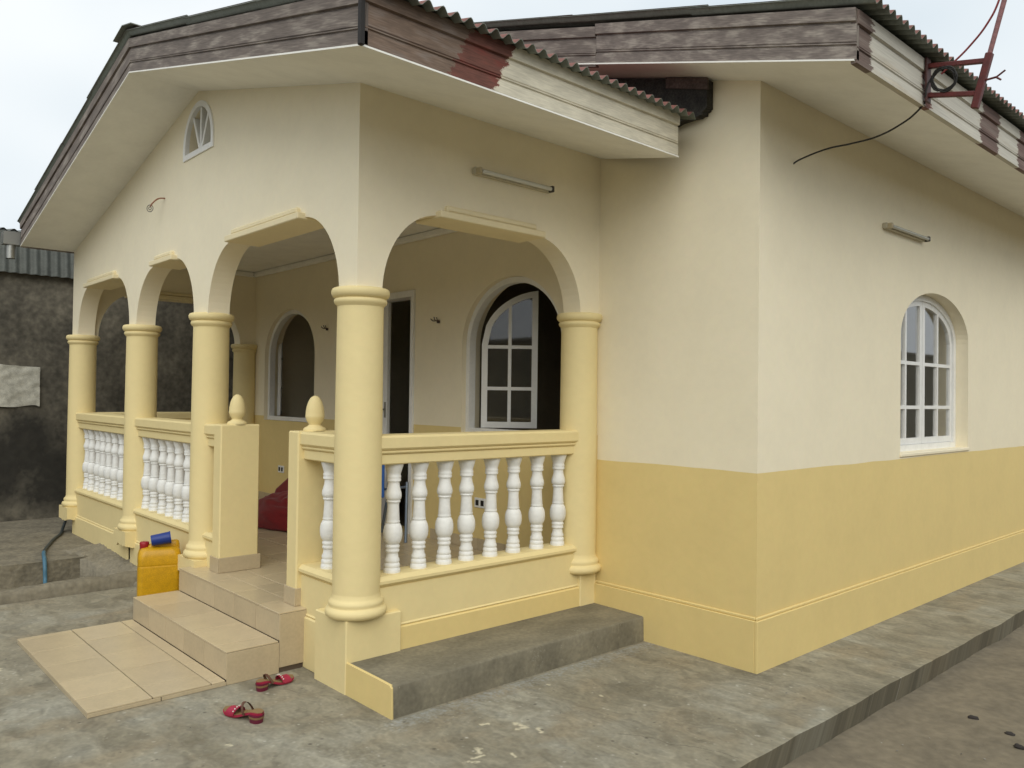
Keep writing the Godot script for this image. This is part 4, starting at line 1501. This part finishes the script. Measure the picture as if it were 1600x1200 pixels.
func band(st: SurfaceTool, x: float, w: float, h: float, y0: float, lean: float, width: float) -> void:
	var prev: Array = []
	for k in 13:
		var ph := PI * k / 12.0
		var c := Vector3(x + lean * sin(ph), y0 + h * sin(ph), w * cos(ph))
		var n := Vector3(0, sin(ph), cos(ph))
		var cur := [c - Vector3(width / 2, 0, 0), c + Vector3(width / 2, 0, 0), n]
		if prev.size():
			for e in [1.0, -1.0]:
				var o: Vector3 = n * 0.0012 * e
				quad(st, prev[0] + o, prev[1] + o, cur[1] + o, cur[0] + o, n * e)
		prev = cur

func sandal(at: Vector3, toe: Vector3, label: String, flip: float) -> void:
	var t := thing("sandal", at, label, "sandal", "pink sandals left on the yard")
	var d := (toe - at)
	d.y = 0
	var L := d.length()
	t.basis = Basis(d.normalized(), UP, d.normalized().cross(UP))
	var pink := plain("pink_sole", Color(0.62, 0.13, 0.25), 0.55)
	var deep := plain("magenta_heel", Color(0.40, 0.09, 0.2), 0.5)
	var tan_m := plain("tan_footbed", Color(0.52, 0.42, 0.28), 0.7)
	var half := func(u: float) -> float:
		return L * (0.125 + 0.045 * smoothstep(0.35, 0.72, u)) * sqrt(maxf(0.0, 1.0 - pow(absf(2.0 * u - 1.0), 5.0)))
	var base := func(u: float) -> float:
		return 0.036 * (1.0 - smoothstep(0.12, 0.68, u)) + 0.004 + 0.014 * smoothstep(0.82, 1.0, u)
	var off := func(u: float) -> float: return flip * 0.012 * sin(u * PI)
	for e in [[0.0, 0.011, 1.0, pink, "sole"], [0.0105, 0.0135, 0.9, tan_m, "footbed"]]:
		var st := mb()
		var n := 22
		for i in n:
			var u0 := float(i) / n
			var u1 := float(i + 1) / n
			var a: float = half.call(u0) * e[2]
			var b: float = half.call(u1) * e[2]
			var ya: float = base.call(u0)
			var yb: float = base.call(u1)
			var za: float = off.call(u0)
			var zb: float = off.call(u1)
			var mid := Vector3(u0 * L, ya, za)
			var p := func(x: float, y: float, z: float) -> Vector3: return Vector3(x, y, z)
			quad(st, p.call(u0 * L, ya + e[1], za - a), p.call(u1 * L, yb + e[1], zb - b), p.call(u1 * L, yb + e[1], zb + b), p.call(u0 * L, ya + e[1], za + a), UP)
			quad(st, p.call(u0 * L, ya + e[0], za - a), p.call(u1 * L, yb + e[0], zb - b), p.call(u1 * L, yb + e[0], zb + b), p.call(u0 * L, ya + e[0], za + a), -UP)
			for s in [-1.0, 1.0]:
				quad(st, p.call(u0 * L, ya + e[0], za + a * s), p.call(u1 * L, yb + e[0], zb + b * s), p.call(u1 * L, yb + e[1], zb + b * s), p.call(u0 * L, ya + e[1], za + a * s), Vector3(0, 0, s))
		build(e[4], st, e[3], t)
	var st2 := mb()
	loft(st2, [[Vector3(L * 0.155, 0.0, 0), L * 0.125, L * 0.10, L * 0.09], [Vector3(L * 0.15, 0.018, 0), L * 0.132, L * 0.11, L * 0.095], [Vector3(L * 0.15, 0.0395, 0), L * 0.15, L * 0.122, L * 0.11]])
	var heel := build("heel", st2, deep, t)
	st2 = mb()
	loft(st2, [[Vector3(L * 0.15, 0.021, 0), L * 0.136, L * 0.115, L * 0.1], [Vector3(L * 0.15, 0.031, 0), L * 0.146, L * 0.122, L * 0.108]])
	build("heel_stripe", st2, tan_m, heel)
	st2 = mb()
	band(st2, L * 0.76, L * 0.15, 0.03, 0.012, -0.008, 0.05)
	band(st2, L * 0.66, L * 0.145, 0.036, 0.014, -0.01, 0.018)
	build("toe_strap", st2, pink, t)
	st2 = mb()
	band(st2, L * 0.36, L * 0.125, 0.05, 0.03, 0.03 * flip, 0.016)
	build("ankle_strap", st2, plain("brown_strap", Color(0.36, 0.24, 0.18), 0.7), t)
	st2 = mb()
	for k in 7:
		var ph := PI * (k + 1.5) / 9.0
		lathe(st2, [Vector2(0, -0.004), Vector2(0.0036, -0.002), Vector2(0.0036, 0.002), Vector2(0, 0.004)], Vector3(L * 0.66 - 0.01 * sin(ph), 0.016 + 0.038 * sin(ph), L * 0.147 * cos(ph)), 8)
	build("beads", st2, plain("white_beads", Color(0.85, 0.84, 0.8), 0.3), t)

func make_small_things() -> void:
	tube_light(Vector3(0, 2.968, -1.118), Vector3(0, 0, 1), Vector3.RIGHT, 0.66, "cream tube light on the porch side wall above the wide arch", false)
	tube_light(Vector3(XM, 2.89, -4.035), Vector3(0, 0, 1), Vector3.RIGHT, 0.74, "dusty tube light on the side wall above the closed arched window", true)

	# wire hook lamp point on the porch front
	var t := thing("lamp_hook", Vector3(-2.97, 3.177, 0), "bare wire lamp holder hanging from the porch front left of the big arch", "lamp holder")
	var st := mb()
	tube(st, smooth_path(pts([[0, 0, 0.0], [-0.01, -0.01, 0.05], [-0.02, -0.05, 0.09], [-0.04, -0.075, 0.1]])), 0.006, 8)
	build("wire", st, plain("copper_wire", Color(0.6, 0.42, 0.33), 0.5), t)
	st = mb()
	for rr in [0.028, 0.012]:
		var ring: Array = []
		for k in 21:
			ring.append(Vector3(-0.05 + cos(TAU * k / 20) * rr * 0.75, -0.09 + sin(TAU * k / 20) * rr, 0.1 + cos(TAU * k / 20) * rr * -0.6))
		tube(st, ring, 0.0035, 6, false)
	build("ring", st, plain("grey_wire", Color(0.42, 0.41, 0.38), 0.5), t)

	# cable from the side wall to the aerial bracket
	st = mb()
	tube(st, smooth_path(pts([[XM - 0.01, 3.074, -2.363], [1.30, 3.10, -2.368], [1.46, 3.13, -2.38], [1.6, 3.135, -2.40], [1.75, 3.15, -2.42], [1.88, 3.20, -2.44], [1.955, 3.25, -2.45], [2.004, 3.305, -2.455]])), 0.0055, 8)
	tag(build("hanging_cable", st, M.cable), "black cable sagging from the side wall to the red aerial bracket", "cable")
	# bracket
	t = thing("aerial_bracket", Vector3(1.99, 3.3, -2.45), "red steel bracket bolted to the right eave fascia, holding a pole", "bracket")
	st = mb()
	box(st, Vector3(0.022, 0.11, 0.0), Vector3(0.012, 0.25, 0.06), 0.002)
	build("base_plate", st, plain("brown_plate", Color(0.27, 0.14, 0.13), 0.6), t)
	for e in [[0.19, 0.332], [0.025, 0.288]]:
		st = mb()
		var a := Vector3(0.026, e[0] - 0.0, 0)
		var b := Vector3(e[1] - 0.02, e[0] - 0.055, 0.0)
		var dx := (b - a).normalized()
		box(st, (a + b) / 2, Vector3(a.distance_to(b), 0.026, 0.026), 0.003, Basis(dx, dx.cross(Vector3.FORWARD) * -1.0 if false else Vector3.BACK.cross(dx), Vector3.BACK))
		build("arm", st, M.red_steel, t)
	var lo := Vector3(0.262, -0.11, 0.0)
	var hi := Vector3(0.335, 0.17, 0.0)
	var ax := (hi - lo).normalized()
	st = mb()
	box(st, (lo + hi) / 2, Vector3(0.036, lo.distance_to(hi), 0.036), 0.004, Basis(ax.cross(Vector3.BACK), ax, Vector3.BACK))
	build("sleeve", st, M.red_steel, t)
	st = mb()
	tube(st, [lo + ax * 0.02, lo + ax * 1.6], 0.013, 14)
	build("pole", st, M.pole, t)
	st = mb()
	tube(st, pts([[0.31, 0.03, 0.0], [0.37, 0.032, 0.0]]), 0.006, 8)
	tube(st, pts([[0.362, 0.03, -0.002], [0.41, 0.055, 0.005]]), 0.005, 8)
	tube(st, pts([[0.362, 0.034, 0.002], [0.388, 0.012, -0.004]]), 0.005, 8)
	build("wing_screw", st, M.red_steel, t)
	st = mb()   # spare cable coiled between the arms
	var coil: Array = []
	for k in 64:
		var q := TAU * k / 20.0
		var rr := 0.062 + 0.008 * sin(k * 0.7)
		coil.append(Vector3(0.115 + cos(q) * rr * 0.95, 0.085 + sin(q) * rr, 0.025 + 0.012 * sin(k * 0.31)))
	tube(st, coil, 0.005, 7)
	tube(st, smooth_path(pts([[0.06, 0.12, 0.03], [0.03, 0.07, 0.03], [0.02, 0.01, 0.025], [0.014, 0.005, -0.005]])), 0.0055, 8)
	tag(build("cable_coil", st, M.cable), "coil of black cable hung between the arms of the red bracket", "cable").position = t.position
	st = mb()
	tube(st, smooth_path(pts([[2.09, 3.42, -2.43], [2.14, 3.47, -2.45], [2.22, 3.54, -2.46], [2.31, 3.63, -2.45], [2.37, 3.74, -2.445], [2.405, 3.90, -2.45], [2.46, 4.15, -2.445]])), 0.0055, 8)
	tag(build("aerial_cable", st, M.red_cable), "thin reddish cable curving up to the top of the aerial pole", "cable")

	# sockets and bare wires on the rear porch wall
	for e in [[-4.782, 0.735, "white double socket low on the porch wall by the red bean bag"], [-1.26, 0.725, "white double socket low on the porch wall below the open window"]]:
		var so := thing("wall_socket", Vector3(e[0], e[1], ZB), e[2], "socket", "sockets on the rear porch wall")
		st = mb()
		box(st, Vector3(0, 0, 0.006), Vector3(0.135, 0.08, 0.012), 0.003)
		build("plate", st, M.white, so)
		for s in [-0.032, 0.032]:
			st = mb()
			box(st, Vector3(s, 0, 0.0125), Vector3(0.038, 0.045, 0.003), 0.001)
			build("outlet", st, M.black, so)
	for e in [[-3.818, 2.294, "bare wire ends between the left porch window and the door"], [-1.886, 2.257, "bare wire ends between the door and the right porch window"]]:
		var so := thing("wall_wires", Vector3(e[0], e[1], ZB), e[2], "wires", "lamp wires on the rear porch wall")
		st = mb()
		for k in [[-0.03, 0.03], [0.0, 0.05], [0.025, 0.04]]:
			tube(st, smooth_path(pts([[k[0], 0.0, -0.004], [k[0] * 1.2, 0.0, 0.02], [k[0] * 1.6, k[1] * 0.6, 0.035]]), 5), 0.005, 6)
		build("wire", st, plain("wire_grey", Color(0.4, 0.36, 0.3), 0.6), so)
		st = mb()
		lathe(st, [Vector2(0, -0.012), Vector2(0.013, -0.01), Vector2(0.013, 0.012), Vector2(0, 0.014)], Vector3(0.035, -0.014, 0.014), 10)
		build("terminal", st, plain("terminal_brown", Color(0.2, 0.12, 0.09), 0.5), so)

	jerrycan()
	# blue jug lying on the can
	t = thing("plastic_cup", Vector3(-2.40, 0.507, 0.175), "blue plastic cup lying on its side on the yellow jerrycan", "cup")
	t.basis = Basis(Vector3(0.30, 0.0, -0.954), Vector3(0, 1, 0), Vector3(0.954, 0, 0.30)) * Basis(Vector3(0, 0, 1), -1.43)
	st = mb()
	lathe(st, [Vector2(0, -0.068), Vector2(0.036, -0.068), Vector2(0.039, -0.062), Vector2(0.043, 0.06), Vector2(0.046, 0.062), Vector2(0.046, 0.068), Vector2(0.042, 0.068), Vector2(0.036, -0.06), Vector2(0, -0.06)], Vector3.ZERO, 28)
	build("cup_body", st, plain("blue_plastic", Color(0.06, 0.19, 0.50), 0.45), t)
	# open tin behind the step
	t = thing("paint_tin", Vector3(-2.19, 0.0, 0.20), "small open yellow tin tucked behind the tiled step", "tin")
	st = mb()
	lathe(st, [Vector2(0, 0.0), Vector2(0.045, 0.0), Vector2(0.045, 0.135), Vector2(0.047, 0.139), Vector2(0.045, 0.143), Vector2(0.042, 0.141), Vector2(0.042, 0.012), Vector2(0, 0.012)], Vector3.ZERO, 24)
	build("tin_body", st, plain("yellow_tin", Color(0.72, 0.6, 0.13), 0.45), t)
	st = mb()
	lathe(st, [Vector2(0.042, 0.11), Vector2(0, 0.11)], Vector3.ZERO, 24)
	build("contents", st, plain("dark_paint", Color(0.12, 0.14, 0.11), 0.4), t)

	sandal(Vector3(0.075, 0, 0.535), Vector3(-0.172, 0, 0.612), "pink sandal nearest the camera, its toe towards the tiled landing", 1.0)
	sandal(Vector3(-0.335, 0, 0.375), Vector3(-0.375, 0, 0.142), "pink sandal by the side of the steps, its toe towards the porch corner", -1.0)

	bean_bag()
	folding_chair()

	# hose over the raised slab into the gutter
	t = thing("water_hose", Vector3(-5.5, 0.11, 0.1), "thin hose, dark then blue, running from the porch corner into the gutter", "hose")
	var hp := smooth_path(pts([[-0.26, 0.10, -0.09], [-0.20, 0.03, -0.05], [0.05, 0.015, 0.03], [0.30, 0.016, 0.14], [0.62, 0.014, 0.26], [0.95, 0.016, 0.37], [1.22, 0.02, 0.43], [1.33, 0.015, 0.45], [1.40, -0.05, 0.46], [1.44, -0.16, 0.465], [1.6, -0.185, 0.50]]), 8)
	st = mb()
	tube(st, hp.slice(0, 42), 0.014, 10)
	build("dark_section", st, plain("dark_hose", Color(0.2, 0.23, 0.24), 0.6), t)
	st = mb()
	tube(st, hp.slice(41), 0.0165, 10)
	build("blue_section", st, plain("blue_hose", Color(0.27, 0.43, 0.52), 0.6), t)

	# cloth on the neighbour's wall
	st = mb()
	var cn := noise(95, 3.5, 3)
	var cw := 22
	var ch := 14
	var cp := func(i: int, j: int) -> Vector3:
		var a := float(i) / cw
		var b := float(j) / ch
		var z := lerpf(0.065, 1.15, a)
		var y := lerpf(1.865 + 0.055 * a, 1.415 + 0.01 * sin(a * 17.0), b) + 0.012 * cn.get_noise_2d(z * 2.0, b)
		return Vector3(-6.8 + 0.03 + 0.016 * sin(a * 22.0 + b * 1.3) * b + 0.02 * cn.get_noise_2d(a * 3.0, b * 2.0), y, z)
	for i in cw:
		for j in ch:
			for q in [[0, 0], [1, 0], [1, 1], [0, 0], [1, 1], [0, 1]]:
				st.add_vertex(cp.call(i + q[0], j + q[1]))
	st.generate_normals()
	tag(build("hanging_cloth", st, surf("dirty_cloth", Color(0.76, 0.75, 0.70), 0.14, 0.95, 0.5, 0.0, 97, 0.2)), "off-white cloth hanging on the dark wall of the neighbouring building", "cloth")

	# loose grit on the earth and a little on the yard
	st = mb()
	for q in [[[-1, 0, 0], [0, 0, 1], [0.1, 0.9, 0]], [[0, 0, 1], [1, 0, -0.2], [0.1, 0.9, 0]], [[1, 0, -0.2], [0.1, 0, -1], [0.1, 0.9, 0]], [[0.1, 0, -1], [-1, 0, 0], [0.1, 0.9, 0]]]:
		for v in q:
			st.add_vertex(Vector3(v[0], v[1], v[2]))
	st.generate_normals()
	var mm := MultiMesh.new()
	mm.transform_format = MultiMesh.TRANSFORM_3D
	mm.use_colors = true
	mm.mesh = st.commit()
	var spots: Array = []
	var gr := RandomNumberGenerator.new()
	gr.seed = 21
	for i in 700:
		spots.append(Vector3(1.9 + 2.2 * pow(gr.randf(), 1.6), -0.122, gr.randf_range(-7.0, 1.0)))
	for i in 260:
		spots.append(Vector3(gr.randf_range(0.5, 1.82), 0.0, gr.randf_range(-4.0, 1.2)) if i % 2 else Vector3(gr.randf_range(-3.0, 0.4), 0.0, gr.randf_range(0.3, 2.4)))
	mm.instance_count = spots.size()
	for i in spots.size():
		var sz := 0.0015 + 0.005 * pow(gr.randf(), 4.0)
		mm.set_instance_transform(i, Transform3D(Basis(UP, gr.randf() * TAU).scaled(Vector3(sz, sz * 0.8, sz * gr.randf_range(0.6, 1.3))), spots[i]))
		var c := gr.randf_range(0.09, 0.3)
		mm.set_instance_color(i, Color(c, c * 0.93, c * 0.8))
	var mi := MultiMeshInstance3D.new()
	mi.multimesh = mm
	var gm := plain("grit", Color.WHITE, 0.95)
	gm.vertex_color_use_as_albedo = true
	mi.material_override = gm
	mi.name = "grit"
	add_child(mi)
	tag(mi, "loose grit scattered over the earth and the concrete apron", "grit")
	mi.set_meta("kind", "stuff")

	# stones on the earth
	var names := ["dark pebble on the bare earth, farthest of three at right", "dark pebble on the bare earth, middle one of three at right", "dark pebble on the bare earth, nearest of three at right"]
	var k := 0
	for p in [[2.229, -2.535, 0.022], [2.43, -2.453, 0.018], [2.509, -2.312, 0.02]]:
		st = mb()
		var pn := noise(400 + k, 40.0, 2)
		var rings := 7
		var segs := 9
		var vv := func(i: int, j: int) -> Vector3:
			var th := PI * i / rings
			var ph := TAU * (j % segs) / segs
			var dd := Vector3(sin(th) * cos(ph) * 1.3, cos(th) * 0.7, sin(th) * sin(ph))
			return dd * p[2] * (1.0 + 0.5 * pn.get_noise_3dv(dd * 0.03))
		for i in rings:
			for j in segs:
				for q in [[0, 0], [1, 0], [1, 1], [0, 0], [1, 1], [0, 1]]:
					st.add_vertex(vv.call(i + q[0], j + q[1]))
		st.generate_normals()
		var s := build("pebble", st, plain("dark_stone", Color(0.2, 0.18, 0.17), 0.9))
		s.position = Vector3(p[0], -0.118, p[1])
		tag(s, names[k], "pebble", "pebbles on the earth")
		k += 1

func jerrycan() -> void:
	var t := thing("jerrycan", Vector3(-2.455, 0.0, 0.165), "scuffed yellow plastic jerrycan with a red cap beside the tiled steps", "jerrycan")
	var n := Vector3(0.96, 0, 0.28)
	t.basis = Basis(Vector3(0.28, 0, -0.96), UP, n).scaled(Vector3.ONE * 1.06)   # x along the wide face (to the right), z towards the viewer
	var st := mb()
	var rings: Array = []
	for r in [[0.0, 0.128, 0.082, 0.03], [0.012, 0.138, 0.092, 0.035], [0.10, 0.140, 0.095, 0.035], [0.286, 0.140, 0.095, 0.035], [0.294, 0.136, 0.091, 0.034], [0.302, 0.136, 0.091, 0.034], [0.310, 0.140, 0.095, 0.035], [0.36, 0.139, 0.094, 0.04], [0.395, 0.132, 0.086, 0.045], [0.415, 0.118, 0.07, 0.05], [0.422, 0.09, 0.045, 0.04]]:
		rings.append([Vector3(0, r[0], 0), r[1], r[2], r[3]])
	loft(st, rings, Basis.IDENTITY, 6)
	var m := surf("yellow_plastic", Color(0.86, 0.655, 0.06), 0.08, 0.42, 0.35, 0.0, 111, 0.18)
	build("can_body", st, m, t)
	st = mb()   # moulded grip along the top, higher towards the right
	loft(st, [[Vector3(0.02, 0.39, 0), 0.112, 0.032, 0.03], [Vector3(0.025, 0.43, 0), 0.105, 0.03, 0.028], [Vector3(0.045, 0.452, 0), 0.08, 0.024, 0.022], [Vector3(0.06, 0.458, 0), 0.055, 0.012, 0.011]], Basis.IDENTITY, 6)
	build("handle", st, m, t)
	st = mb()
	lathe(st, [Vector2(0.03, 0.39), Vector2(0.03, 0.428), Vector2(0.031, 0.43), Vector2(0.031, 0.452), Vector2(0.027, 0.457), Vector2(0, 0.457)], Vector3(-0.098, 0, 0), 18)
	build("cap", st, plain("red_cap", Color(0.60, 0.10, 0.14), 0.45), t)

func bean_bag() -> void:
	var t := thing("bean_bag", Vector3(-3.35, FLOOR, -1.45), "dark red bean bag slumped on the porch floor by the left window", "bean bag")
	var fab := surf("red_velvet", Color(0.50, 0.07, 0.09), 0.12, 0.95, 0.4, 0.0, 121, 0.2)
	fab.rim_enabled = true
	fab.rim = 0.3
	var bn := noise(122, 2.6, 3)
	var st := mb()
	var nr := 22
	var ns := 36
	var vv := func(i: int, j: int) -> Vector3:
		var u := float(i) / nr
		var ph := TAU * (j % ns) / ns
		var d := Vector3(cos(ph), 0, sin(ph))
		# height profile of the cushion: round base, sloping up to the back (-z, +x)
		var r := 0.5 * pow(sin(PI * clampf(u * 0.5 + 0.5 * (1.0 - u) * 0.02, 0, 1)), 0.55)
		var y := 0.0
		r = 0.60 * sqrt(maxf(0.0, 1.0 - pow(u, 2.4)))
		if i == 0:
			r = 0.55
		y = 0.31 * u
		var p := d * r * Vector3(1.0, 1, 0.72)
		var k := bn.get_noise_3d(p.x * 2.0, y * 3.0, p.z * 2.0)
		return Vector3(p.x, y * (1.0 + 0.2 * k), p.z) + d * k * 0.05 * (1.0 if i > 0 else 0.3)
	for i in nr:
		for j in ns:
			for q in [[0, 0], [1, 0], [1, 1], [0, 0], [1, 1], [0, 1]]:
				st.set_smooth_group(1)
				st.add_vertex(vv.call(i + q[0], j + q[1]))
	st.generate_normals()
	build("seat_cushion", st, fab, t)
	st = mb()
	var bas := Basis(Vector3.RIGHT, -0.28) * Basis(Vector3.BACK, -0.12)
	loft(st, [[Vector3(-0.24, 0.02, -0.12), 0.54, 0.12, 0.1], [Vector3(-0.22, 0.2, -0.12), 0.52, 0.15, 0.13], [Vector3(-0.15, 0.36, -0.12), 0.42, 0.14, 0.12], [Vector3(-0.1, 0.50, -0.12), 0.31, 0.11, 0.1], [Vector3(-0.06, 0.58, -0.12), 0.18, 0.05, 0.045]], bas, 6)
	build("back_cushion", st, fab, t)

func folding_chair() -> void:
	var t := thing("folding_chair", Vector3(-2.41, FLOOR, -1.70), "blue and white folding chair standing by the porch door", "chair")
	var blue := plain("blue_fabric", Color(0.20, 0.40, 0.72), 0.8)
	var wht := plain("white_seat", Color(0.74, 0.74, 0.72), 0.7)
	var leg := plain("grey_blue_tube", Color(0.45, 0.50, 0.56), 0.4, 0.3)
	var st := mb()
	box(st, Vector3(-0.09, 0.50, 0.0), Vector3(0.44, 0.32, 0.02), 0.008)
	build("backrest", st, blue, t)
	st = mb()
	box(st, Vector3(-0.09, 0.23, 0.03), Vector3(0.44, 0.22, 0.03), 0.008)
	build("seat_cloth", st, wht, t)
	for e in [[[0.40, 0.50, -0.06], [0.52, 0.0, 0.03]], [[-0.30, 0.66, -0.03], [-0.34, 0.0, 0.08]], [[0.16, 0.50, -0.05], [-0.05, 0.0, -0.1]]]:
		st = mb()
		tube(st, pts(e), 0.013, 10)
		build("leg", st, leg, t)
	st = mb()
	tube(st, pts([[-0.33, 0.345, -0.02], [0.41, 0.46, -0.05]]), 0.011, 10)
	build("cross_bar", st, leg, t)
